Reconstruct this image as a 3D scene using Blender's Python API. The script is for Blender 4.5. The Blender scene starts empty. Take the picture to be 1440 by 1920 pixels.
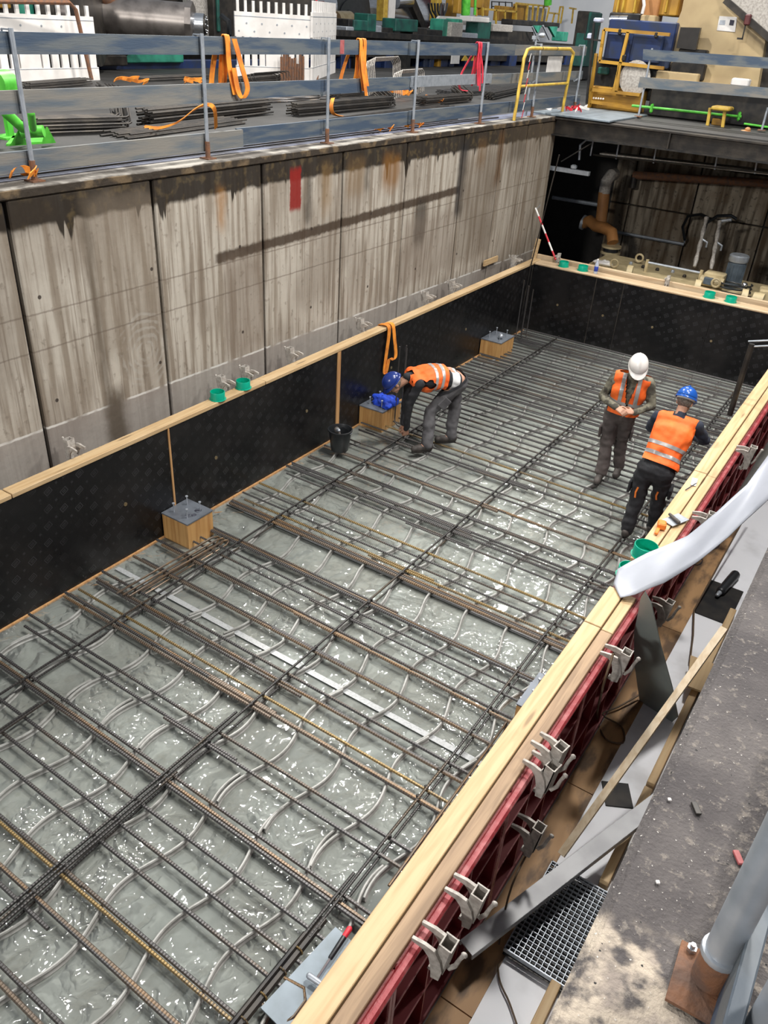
import bpy, bmesh, math, random
from mathutils import Vector, Matrix, Euler, noise as mnoise
random.seed(7)
R = random.Random(11)
sc = bpy.context.scene
COL = sc.collection
PI = math.pi
# ------------------------------------------------------------------ camera
CAMC = Vector((5.6318, 0.0, 4.8363)); CAME = (1.01569682, -0.05873161, 0.58682763); FPX = 1503.96
cd = bpy.data.cameras.new('camera'); cam = bpy.data.objects.new('camera', cd); COL.objects.link(cam)
cam.location = CAMC; cam.rotation_euler = CAME
cd.sensor_fit = 'VERTICAL'; cd.sensor_height = 24.0; cd.lens = FPX/1920*24.0; cd.clip_start = .05; cd.clip_end = 300
sc.camera = cam
# ------------------------------------------------------------------ world, lamps, exposure
sc.view_settings.view_transform = 'Standard'; sc.view_settings.look = 'None'
sc.view_settings.gamma = 1; sc.view_settings.use_curve_mapping = False
sc.view_settings.exposure = -0.06
w = bpy.data.worlds.new('hall_air'); sc.world = w; w.use_nodes = True
w.node_tree.nodes['Background'].inputs[0].default_value = (.80, .88, 1, 1)
w.node_tree.nodes['Background'].inputs[1].default_value = .30
def lamp(name, loc, aim, size, sy, power, col=(1, .97, .92)):
    l = bpy.data.lights.new(name, 'AREA'); l.shape = 'RECTANGLE'; l.size = size; l.size_y = sy
    l.energy = power; l.color = col
    o = bpy.data.objects.new(name, l); COL.objects.link(o); o.location = loc
    o.rotation_euler = (Vector(aim)-Vector(loc)).to_track_quat('-Z', 'Y').to_euler()
    o['kind'] = 'structure'
    return o
lamp('hall_and_fill_lamp', (-4.5, 11, 11.5), (2, 7, 0), .8, .6, 1550)
lamp('hall_and_fill_lamp', (8.5, 5, 11.5), (1.0, 6, 1), 1.2, .9, 800)
lamp('hall_and_fill_lamp', (7.5, 13, 11.5), (1.5, 9, 0), 1.2, .9, 800)
lamp('hall_and_fill_lamp', (-4.5, 2, 11.5), (2, 4, 0), .9, .7, 500)
lamp('hall_and_fill_lamp', (4.6, 7.5, 12), (4.6, 5.5, 0), .9, .9, 1000)
lamp('hall_and_fill_lamp', (2, -12, 9), (2.2, 14, .5), 1.6, .9, 1300)  # added unseen fill behind the camera, brightens the dark pit end
lamp('hall_and_fill_lamp', (-1, 20, 11.5), (0, 14, 2), 1.4, .7, 900)
lamp('hall_and_fill_lamp', (-6, 20, 11), (-10, 24, 4), 1.5, 1.0, 450)
lamp('hall_and_fill_lamp', (-3, 30, 10), (-8, 48, 6), 1.5, 1.0, 2000)

def smooth_path(pl, n=5):
    P_ = [Vector(p) for p in pl]; out = []
    for i in range(len(P_)-1):
        p0 = P_[max(i-1,0)]; p1 = P_[i]; p2 = P_[i+1]; p3 = P_[min(i+2, len(P_)-1)]
        for k in range(n):
            t = k/n; out.append(.5*((2*p1)+(-p0+p2)*t+(2*p0-5*p1+4*p2-p3)*t*t+(-p0+3*p1-3*p2+p3)*t**3))
    out.append(P_[-1]); return out
def at(u, v, ax, val):
    'world point that lies on the plane ax=val, read off the photograph'
    d = Euler(CAME).to_matrix() @ Vector(((u-720)/FPX, -(v-960)/FPX, -1.0))
    i = 'xyz'.index(ax); return CAMC + d*((val-CAMC[i])/d[i])
# ------------------------------------------------------------------ mesh builder
class MB:
    def __init__(s): s.v = []; s.f = []
    def add(s, vs, fs):
        n = len(s.v); s.v += [Vector(v) for v in vs]; s.f += [tuple(i+n for i in f) for f in fs]; return s
    def box(s, c, d, rot=(0, 0, 0), bev=0):
        x, y, z = d[0]/2, d[1]/2, d[2]/2; m = Euler(rot).to_matrix(); c = Vector(c)
        if bev <= 0:
            P = [(-x,-y,-z),(x,-y,-z),(x,y,-z),(-x,y,-z),(-x,-y,z),(x,-y,z),(x,y,z),(-x,y,z)]
            F = [(0,3,2,1),(4,5,6,7),(0,1,5,4),(1,2,6,5),(2,3,7,6),(3,0,4,7)]
        else:
            b = min(bev, x*.9, y*.9, z*.9); P = []; F = []
            for zz, k in ((-z, b), (-z+b, 0), (z-b, 0), (z, b)):
                a, e = x-k, y-k
                P += [(-a+0,-e+b,zz),(-a+b,-e,zz),(a-b,-e,zz),(a,-e+b,zz),(a,e-b,zz),(a-b,e,zz),(-a+b,e,zz),(-a,e-b,zz)]
            for r in range(3):
                for i in range(8): F.append((r*8+i, r*8+(i+1)%8, r*8+8+(i+1)%8, r*8+8+i))
            F.append(tuple(range(7,-1,-1))); F.append(tuple(range(24,32)))
        return s.add([c + m@Vector(p) for p in P], F)
    def bb(s, x0, x1, y0, y1, z0, z1, bev=0):
        return s.box(((x0+x1)/2,(y0+y1)/2,(z0+z1)/2), (abs(x1-x0),abs(y1-y0),abs(z1-z0)), bev=bev)
    def bar(s, a, b, wd, ht, up=(0,0,1)):
        a, b = Vector(a), Vector(b); d = (b-a).normalized(); up = Vector(up)
        if abs(d.dot(up)) > .98: up = Vector((1,0,0))
        r = d.cross(up).normalized()*wd/2; u = r.cross(d).normalized()*ht/2
        return s.add([a-r-u,a+r-u,a+r+u,a-r+u,b-r-u,b+r-u,b+r+u,b-r+u],
                     [(0,1,2,3),(7,6,5,4),(0,4,5,1),(1,5,6,2),(2,6,7,3),(3,7,4,0)])
    def tube(s, pts, r, seg=8, cap=True, closed=False):
        pts = [Vector(p) for p in pts]; n = len(pts); rr = r if isinstance(r, (list, tuple)) else [r]*n
        V = []; prev = None
        for i in range(n):
            if closed: t = pts[(i+1)%n]-pts[i-1]
            else: t = pts[min(i+1,n-1)]-pts[max(i-1,0)]
            t.normalize()
            if prev is None:
                a = Vector((0,0,1)) if abs(t.z) < .9 else Vector((1,0,0)); u = t.cross(a).normalized()
            else: u = (prev - t*prev.dot(t)).normalized()
            prev = u; w_ = t.cross(u)
            for k in range(seg):
                q = 2*PI*k/seg; V.append(pts[i]+(u*math.cos(q)+w_*math.sin(q))*rr[i])
        F = []; m = n if closed else n-1
        for i in range(m):
            for k in range(seg):
                j = (i+1)%n; F.append((i*seg+k, i*seg+(k+1)%seg, j*seg+(k+1)%seg, j*seg+k))
        if cap and not closed: F.append(tuple(range(seg-1,-1,-1))); F.append(tuple((n-1)*seg+k for k in range(seg)))
        return s.add(V, F)
    def cyl(s, a, b, r, seg=16, r2=None): return s.tube([a, b], [r, r if r2 is None else r2], seg)
    def lathe(s, prof, c=(0,0,0), seg=24, ax=(0,0,1)):
        q = Vector((0,0,1)).rotation_difference(Vector(ax)).to_matrix(); c = Vector(c); V = []; F = []
        for r, z in prof:
            for k in range(seg):
                a = 2*PI*k/seg; V.append(c + q@Vector((r*math.cos(a), r*math.sin(a), z)))
        for i in range(len(prof)-1):
            for k in range(seg): F.append((i*seg+k, i*seg+(k+1)%seg, (i+1)*seg+(k+1)%seg, (i+1)*seg+k))
        if prof[0][0] > 1e-4: F.append(tuple(range(seg-1,-1,-1)))
        if prof[-1][0] > 1e-4: F.append(tuple((len(prof)-1)*seg+k for k in range(seg)))
        return s.add(V, F)
    def ell(s, c, r, rot=None, seg=16, rings=10):
        c = Vector(c); m = rot if rot is not None else Matrix.Identity(3); V = [c+m@Vector((0,0,-r[2]))]; F = []
        for i in range(1, rings):
            p = -PI/2+PI*i/rings
            for k in range(seg):
                a = 2*PI*k/seg; V.append(c+m@Vector((r[0]*math.cos(p)*math.cos(a), r[1]*math.cos(p)*math.sin(a), r[2]*math.sin(p))))
        V.append(c+m@Vector((0,0,r[2])))
        for k in range(seg): F.append((0, 1+(k+1)%seg, 1+k))
        for i in range(rings-2):
            for k in range(seg):
                a = 1+i*seg; F.append((a+k, a+(k+1)%seg, a+seg+(k+1)%seg, a+seg+k))
        e = 1+(rings-2)*seg
        for k in range(seg): F.append((e+k, e+(k+1)%seg, len(V)-1))
        return s.add(V, F)
    def caps(s, a, b, ra, rb, seg=12):
        a, b = Vector(a), Vector(b); d = (b-a); L = d.length
        if L < 1e-4: return s.ell(a, (ra,ra,ra))
        P = [(0.0005, -ra)]+[(ra*math.cos(t), ra*math.sin(t)) for t in (-1.1,-.7,-.3,0)]+[(rb*math.cos(t), L+rb*math.sin(t)) for t in (0,.3,.7,1.1)]+[(0.0005, L+rb)]
        return s.lathe(P, a, seg, d)
    def ribbon(s, pts, wd, th, side):
        'flat band along pts, width wd along side vectors'
        pts = [Vector(p) for p in pts]; n = len(pts); V = []
        for i in range(n):
            sd = Vector(side[i] if isinstance(side, list) else side).normalized()*wd/2
            t = (pts[min(i+1,n-1)]-pts[max(i-1,0)]).normalized(); nn = t.cross(sd).normalized()*th/2
            V += [pts[i]-sd-nn, pts[i]+sd-nn, pts[i]+sd+nn, pts[i]-sd+nn]
        F = [(0,1,2,3), (4*n-1,4*n-2,4*n-3,4*n-4)]
        for i in range(n-1):
            for k in range(4): F.append((4*i+k, 4*i+4+k, 4*i+4+(k+1)%4, 4*i+(k+1)%4))
        return s.add(V, F)
    def prism(s, poly, vec):
        'closed polygon (3d points) pushed along vec'
        p = [Vector(q) for q in poly]; v = Vector(vec); n = len(p)
        return s.add(p+[q+v for q in p], [tuple(range(n-1,-1,-1)), tuple(range(n,2*n))]+[(i,(i+1)%n,n+(i+1)%n,n+i) for i in range(n)])
    def mesh(s, name, org=(0,0,0), smooth=False):
        me = bpy.data.meshes.new(name); o = Vector(org)
        me.from_pydata([tuple(v-o) for v in s.v], [], s.f)
        bm = bmesh.new(); bm.from_mesh(me); bmesh.ops.recalc_face_normals(bm, faces=bm.faces); bm.to_mesh(me); bm.free()
        if smooth:
            for p in me.polygons: p.use_smooth = True
            try: me.set_sharp_from_angle(angle=.7)
            except Exception: pass
        me.update(); return me
ORG = {}
def thing(name, label, cat, loc=(0,0,0), group=None):
    o = bpy.data.objects.new(name, None); COL.objects.link(o); o.location = loc; o.empty_display_size = .05
    o['label'] = label; o['category'] = cat
    if group: o['group'] = group
    ORG[o.name] = Vector(loc); return o
def part(name, mb, mat, parent, smooth=False, label=None, kind=None):
    me = mb if isinstance(mb, bpy.types.Mesh) else mb.mesh(name, ORG[parent.name], smooth)
    if isinstance(mb, bpy.types.Mesh) and ORG[parent.name].length > 0 and mb.name not in SHARED:
        me.transform(Matrix.Translation(-ORG[parent.name]))
    o = bpy.data.objects.new(name, me); COL.objects.link(o); o.parent = parent
    if mat and not me.materials: me.materials.append(mat)
    if label: o['label'] = label
    if kind: o['kind'] = kind
    ORG[o.name] = ORG[parent.name]; return o
SHARED = set()
def single(name, mb, mat, label, cat, group=None, smooth=False, org=None, kind=None):
    if org is None:
        xs = [v.x for v in mb.v]; ys = [v.y for v in mb.v]; zs = [v.z for v in mb.v]
        org = ((min(xs)+max(xs))/2, (min(ys)+max(ys))/2, min(zs))
    me = mb.mesh(name, org, smooth); o = bpy.data.objects.new(name, me); COL.objects.link(o); o.location = org
    me.materials.append(mat); o['label'] = label; o['category'] = cat
    if group: o['group'] = group
    if kind: o['kind'] = kind
    ORG[o.name] = Vector(org); return o
def struct(name, mb, mat, smooth=False):
    me = mb.mesh(name, (0,0,0), smooth); o = bpy.data.objects.new(name, me); COL.objects.link(o)
    if mat: me.materials.append(mat)
    o['kind'] = 'structure'; ORG[o.name] = Vector((0,0,0)); return o
def dup(root, loc, rot=(0,0,0), label=None, group=None, scale=None):
    def cp(o, par):
        c = o.copy(); COL.objects.link(c); c.parent = par
        for k in KIDS.get(o.name, []): cp(k, c)
        return c
    if root.name not in KIDS:
        for o in list(COL.objects):
            if o.parent: KIDS.setdefault(o.parent.name, [])
            if o.parent and o not in KIDS[o.parent.name]: KIDS[o.parent.name].append(o)
        KIDS.setdefault(root.name, [])
    c = cp(root, None); c.location = loc; c.rotation_euler = rot
    if scale: c.scale = scale
    if label: c['label'] = label
    if group: c['group'] = group
    return c
KIDS = {}
# ------------------------------------------------------------------ materials
class NT:
    def __init__(s, name):
        s.m = bpy.data.materials.new(name); s.m.use_nodes = True; s.t = s.m.node_tree
        s.b = s.t.nodes['Principled BSDF']; s.out = s.t.nodes['Material Output']; s._p = None
    def node(s, k): return s.t.nodes.new('ShaderNode'+k)
    def link(s, a, b): s.t.links.new(a, b)
    def put(s, sock, v):
        if v is None: return
        if isinstance(v, (int, float)): sock.default_value = v
        elif isinstance(v, (tuple, list)): sock.default_value = (*v, 1) if len(v) == 3 and len(sock.default_value) == 4 else v
        else: s.link(v, sock)
    def pos(s):
        if s._p is None: s._p = s.node('NewGeometry').outputs['Position']
        return s._p
    def obj(s): return s.node('TexCoord').outputs['Object']
    def sep(s, v): n = s.node('SeparateXYZ'); s.link(v, n.inputs[0]); return n.outputs
    def comb(s, x, y, z):
        n = s.node('CombineXYZ')
        for i, q in enumerate((x, y, z)): s.put(n.inputs[i], q)
        return n.outputs[0]
    def scale(s, v, k):
        n = s.node('VectorMath'); n.operation = 'MULTIPLY'; s.link(v, n.inputs[0]); n.inputs[1].default_value = k; return n.outputs[0]
    def ma(s, op, a, b=None, c=None, clamp=False):
        n = s.node('Math'); n.operation = op; n.use_clamp = clamp; s.put(n.inputs[0], a); s.put(n.inputs[1], b)
        if c is not None: s.put(n.inputs[2], c)
        return n.outputs[0]
    def noise(s, v, sc_, det=3, dist=0, rough=.5):
        n = s.node('TexNoise'); s.link(v, n.inputs['Vector']); n.inputs['Scale'].default_value = sc_
        n.inputs['Detail'].default_value = det; n.inputs['Distortion'].default_value = dist; n.inputs['Roughness'].default_value = rough
        return n.outputs['Fac']
    def vor(s, v, sc_, feat='F1', rnd=1):
        n = s.node('TexVoronoi'); n.feature = feat; s.link(v, n.inputs['Vector']); n.inputs['Scale'].default_value = sc_; n.inputs['Randomness'].default_value = rnd
        return n.outputs['Distance']
    def ss(s, v, a, b):
        n = s.node('MapRange'); n.interpolation_type = 'SMOOTHSTEP'; s.put(n.inputs[0], v); n.inputs[1].default_value = a; n.inputs[2].default_value = b
        n.inputs[3].default_value = 0; n.inputs[4].default_value = 1
        if a > b:
            n.inputs[1].default_value = b; n.inputs[2].default_value = a; n.inputs[3].default_value = 1; n.inputs[4].default_value = 0
        return n.outputs[0]
    def mix(s, f, a, b, bt='MIX'):
        n = s.node('Mix'); n.data_type = 'RGBA'; n.blend_type = bt; s.put(n.inputs[0], f); s.put(n.inputs[6], a); s.put(n.inputs[7], b); return n.outputs[2]
    def bump(s, h, st=.3, d=.02, normal=None):
        n = s.node('Bump'); n.inputs['Strength'].default_value = st; n.inputs['Distance'].default_value = d; s.link(h, n.inputs['Height'])
        if normal: s.link(normal, n.inputs['Normal'])
        return n.outputs[0]
    def done(s, col=None, rough=None, metal=None, nrm=None, coat=None, spec=None):
        s.put(s.b.inputs['Base Color'], col); s.put(s.b.inputs['Roughness'], rough); s.put(s.b.inputs['Metallic'], metal)
        if nrm is not None: s.link(nrm, s.b.inputs['Normal'])
        if coat: s.b.inputs['Coat Weight'].default_value = coat; s.b.inputs['Coat Roughness'].default_value = .1
        if spec is not None: s.b.inputs['Specular IOR Level'].default_value = spec
        return s.m
def gm(name, c1, c2=None, rough=.6, metal=0, sc_=6, bump=0, bs=40, st=(1,1,1), lo=.35, hi=.7, spec=None, coat=None):
    n = NT(name); c2 = c2 or tuple(x*.75 for x in c1); v = n.scale(n.pos(), st)
    f = n.ss(n.noise(v, sc_, 4), lo, hi)
    nr = n.bump(n.noise(v, bs, 3), bump, .01) if bump else None
    return n.done(n.mix(f, c1, c2), rough, metal, nr, coat, spec)
def wood(name, c1, c2, axis='y', rough=.6, knots=True):
    n = NT(name); k = {'y': (14, .8, 14), 'x': (.8, 14, 14), 'z': (14, 14, .8)}[axis]
    v = n.scale(n.pos(), k); g = n.noise(v, 2.0, 5, .6)
    c = n.mix(n.ss(g, .35, .7), c1, c2)
    if knots:
        kk = n.vor(n.scale(n.pos(), tuple(x*.35+.5 for x in k)), 1.3)
        c = n.mix(n.ma('MULTIPLY', n.ss(kk, .13, .05), .7), c, tuple(x*.35 for x in c2))
    dirt = n.ss(n.noise(n.pos(), 2.2, 4), .55, .8)
    c = n.mix(n.ma('MULTIPLY', dirt, .35), c, tuple(x*.5 for x in c2))
    return n.done(c, rough, 0, n.bump(g, .15, .003))

M = {}
M['timber'] = wood('fresh_timber', (.52,.375,.21), (.43,.285,.14))
M['timber_x'] = wood('fresh_timber_cross', (.56,.43,.28), (.45,.31,.18), 'x')
M['timber_z'] = wood('timber_upright', (.50,.28,.12), (.36,.18,.07), 'z')
M['timber_old'] = wood('worn_timber', (.36,.24,.14), (.22,.14,.08))
M['ply'] = wood('plywood_face', (.52,.30,.11), (.38,.19,.06), 'z', .5, False)
M['batten'] = wood('pale_batten', (.66,.55,.40), (.55,.42,.27))
M['rail_wood'] = gm('blue_stained_board', (.045,.07,.11), (.11,.125,.135), .55, 0, 3, .2, 30, (1,.5,4), .4, .62)
M['rail_grey'] = gm('grey_weathered_board', (.19,.18,.16), (.09,.115,.14), .7, 0, 3, .2, 30, (1,.5,4))
M['galv'] = gm('galvanised_steel', (.42,.45,.49), (.32,.35,.39), .45, .5, 14)
M['galv_dirty'] = gm('cement_caked_steel', (.50,.47,.43), (.33,.30,.27), .65, .25, 26, .4, 60)
M['rust'] = gm('rusty_steel', (.22,.10,.05), (.13,.08,.06), .8, .2, 18, .3, 80)
M['dark_steel'] = gm('dark_oily_steel', (.035,.032,.030), (.07,.06,.05), .45, .6, 5, .1, 40)
M['black_steel'] = gm('black_steel', (.015,.015,.016), (.04,.035,.03), .5, .4, 6)
M['sheet_blue'] = gm('pale_blue_steel_plate', (.20,.24,.275), (.15,.18,.20), .45, .3, 5)
M['green_cup'] = gm('green_plastic', (.0,.36,.23), (.0,.30,.19), .35)
M['orange_web'] = gm('orange_webbing', (.85,.30,.03), (.55,.16,.02), .8, 0, 8, .2, 120)
M['red_web'] = gm('red_webbing', (.75,.04,.07), (.5,.02,.04), .8, 0, 8)
M['blue_cloth'] = gm('blue_cloth', (.01,.06,.55), (.005,.03,.3), .8, 0, 12, .3, 60)
M['white_pl'] = gm('white_plastic', (.78,.75,.72), (.66,.63,.60), .5, 0, 3)
M['tarp'] = gm('white_sheeting', (.42,.44,.50), (.37,.39,.44), .4, 0, 3)
M['red_frame'] = gm('worn_red_paint', (.27,.028,.034), (.40,.13,.13), .45, .1, 12, .2, 50, (1,1,1), .45, .75)
def redrib():
    n = NT('ribbed_red_steel'); p = n.pos(); x = n.sep(p)['X']; w_ = n.noise(p, 18, 3)
    c = n.mix(n.ma('MULTIPLY', n.ss(x, 4.748, 4.752), n.ss(w_, .3, .5)), (.15,.010,.013), (.42,.15,.15)); return n.done(c, .45, .1)
M['red_rib'] = redrib()
M['red_ply'] = gm('red_panel', (.17,.010,.014), (.12,.008,.011), .4, 0, 4)
M['red_edge'] = gm('rubbed_red_edge', (.42,.13,.13), (.30,.05,.05), .5, .1, 14)
M['black_pl'] = gm('black_plastic', (.012,.014,.016), (.02,.022,.025), .35)
M['green_mach'] = gm('green_machine_paint', (.04,.30,.20), (.02,.15,.11), .5, 0, 3)
M['dkgreen'] = gm('dark_green_paint', (.01,.10,.075), (.01,.05,.045), .5, 0, 4)
M['yellow'] = gm('yellow_paint', (.62,.42,.06), (.45,.27,.04), .5, 0, 6)
M['ochre'] = gm('ochre_paint', (.50,.27,.03), (.28,.14,.02), .5, 0, 2)
M['blue_mach'] = gm('navy_paint', (.012,.03,.11), (.02,.03,.06), .4, 0, 4)
M['beige'] = gm('beige_paint', (.46,.35,.19), (.38,.28,.15), .5, 0, 2)
M['maroon'] = gm('maroon_paint', (.10,.02,.02), (.06,.015,.015), .5)
M['brown_pipe'] = gm('brown_pipe', (.42,.19,.06), (.28,.12,.04), .5, 0, 4)
M['pump'] = gm('cream_pump_paint', (.50,.41,.24), (.34,.27,.15), .5, 0, 5)
M['motor'] = gm('blue_grey_motor', (.10,.13,.16), (.06,.08,.10), .4)
M['silver'] = gm('polished_steel', (.65,.68,.72), (.5,.52,.55), .22, .95, 3, 0, 1, (1,1,8))
M['shaft'] = gm('machined_steel', (.30,.27,.25), (.18,.16,.15), .35, .8, 4)
M['brass'] = gm('brass_shaft', (.45,.36,.22), (.35,.27,.15), .35, .8)
M['lime'] = gm('lime_green_paint', (.12,.58,.06), (.06,.38,.03), .45)
M['white_wall'] = gm('white_wall', (.85,.86,.88), (.75,.77,.80), .8, 0, .5)
M['skin'] = gm('skin', (.44,.24,.16), (.38,.20,.13), .55, 0, 8)
M['hair'] = gm('grey_hair', (.16,.14,.12), (.08,.07,.06), .8, 0, 60)
M['hivis'] = gm('orange_high_vis_cloth', (.90,.155,.02), (.80,.11,.012), .7, 0, 4, .15, 50)
M['reflect'] = gm('grey_reflective_band', (.38,.37,.36), (.30,.29,.29), .35, .2)
M['black_cloth'] = gm('black_cloth', (.012,.013,.016), (.022,.022,.026), .85, 0, 9, .2, 60)
M['navy_cloth'] = gm('navy_cloth', (.012,.018,.035), (.02,.025,.045), .85, 0, 9)
M['grey_cloth'] = gm('grey_work_cloth', (.085,.083,.088), (.055,.053,.058), .85, 0, 5, .3, 40)
M['brown_cloth'] = gm('brown_grey_work_cloth', (.085,.07,.066), (.055,.045,.043), .85, 0, 5, .3, 40)
M['camo'] = gm('camouflage_cloth', (.16,.15,.11), (.055,.05,.038), .85, 0, 13, .2, 60, (1,1,1), .44, .56)
M['boot'] = gm('dark_boot_leather', (.03,.026,.023), (.06,.05,.045), .7, 0, 12)
M['white_cloth'] = gm('white_cloth', (.75,.75,.75), None, .8)
M['helm_blue'] = gm('blue_helmet_shell', (.01,.09,.42), (.01,.08,.36), .25, 0, 2)
M['helm_navy'] = gm('dark_blue_helmet_shell', (.012,.035,.22), (.012,.03,.17), .25, 0, 2)
M['helm_white'] = gm('white_helmet_shell', (.70,.67,.64), (.62,.59,.56), .3, 0, 2)
M['glove'] = gm('work_glove', (.06,.055,.05), (.12,.10,.09), .8, 0, 20)
M['screen'] = gm('dark_screen', (.03,.027,.025), None, .3)
M['paper'] = gm('paper', (.72,.70,.68), (.62,.60,.58), .7)
M['ink'] = gm('ink', (.03,.03,.05), None, .7)
M['cable'] = gm('brown_cable', (.10,.06,.03), None, .6)
M['orange_pl'] = gm('orange_plastic', (.85,.22,.03), None, .5)
M['redwhite_r'] = gm('red_tape', (.7,.03,.05), None, .5)
M['bottle'] = gm('clear_bottle', (.42,.46,.55), (.5,.53,.6), .15)
M['bottle_label'] = gm('blue_label', (.02,.05,.35), None, .5)
M['grey_plate'] = gm('grey_green_plate', (.27,.31,.295), (.21,.24,.23), .45, .1, 3)
M['steel_plank'] = gm('grey_aluminium_profile', (.36,.36,.37), (.27,.27,.28), .5, .35, 4)
M['white_floor'] = gm('white_floor_sheet', (.78,.79,.83), (.55,.55,.57), .5, 0, 2.2, .1, 30, (1,1,1), .5, .8)
M['floor_ply'] = gm('stained_plywood_floor', (.38,.22,.10), (.11,.065,.035), .6, 0, 5.5, .2, 40, (1.4,.5,1), .46, .64)
M['hall_floor'] = gm('grimy_hall_floor', (.022,.021,.019), (.045,.043,.041), .6, 0, 1.2, .2, 20)
M['bw_pit'] = gm('pit_dark_floor', (.03,.027,.025), None, .8)
M['lbl'] = gm('light_label', (.55,.58,.72), None, .5)
M['spacer'] = gm('grey_wavy_spacer', (.33,.33,.315), (.22,.22,.205), .5, .2, 10)

def rebar_mat(name, c1, c2, lo, hi, axis):
    n = NT(name); p = n.pos(); x = n.sep(p)
    q = x['X'] if axis == 'x' else x['Y']
    rib = n.ma('SINE', n.ma('MULTIPLY', q, 2*PI/.022))
    f = n.ss(n.noise(n.scale(p, (1.1, 9, 1) if axis == 'x' else (9, 1.1, 1)), 1.5, 4), lo, hi)
    c = n.mix(f, c1, c2); c = n.mix(n.ma('MULTIPLY', n.ss(rib, .3, .9), .5), c, tuple(min(1, v*1.8) for v in c1))
    return n.done(c, .42, .65, n.bump(rib, .35, .004))
M['rebar'] = rebar_mat('ribbed_steel_bar', (.07,.067,.067), (.11,.08,.055), .5, .75, 'x')
M['rebar_rusty'] = rebar_mat('rusty_ribbed_bar', (.12,.095,.075), (.20,.125,.065), .42, .66, 'x')
M['rebar_gold'] = rebar_mat('yellow_rusty_bar', (.20,.14,.06), (.11,.09,.07), .42, .66, 'x')
M['rebar_y'] = rebar_mat('ribbed_long_bar', (.05,.048,.047), (.09,.065,.04), .5, .75, 'y')

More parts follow.
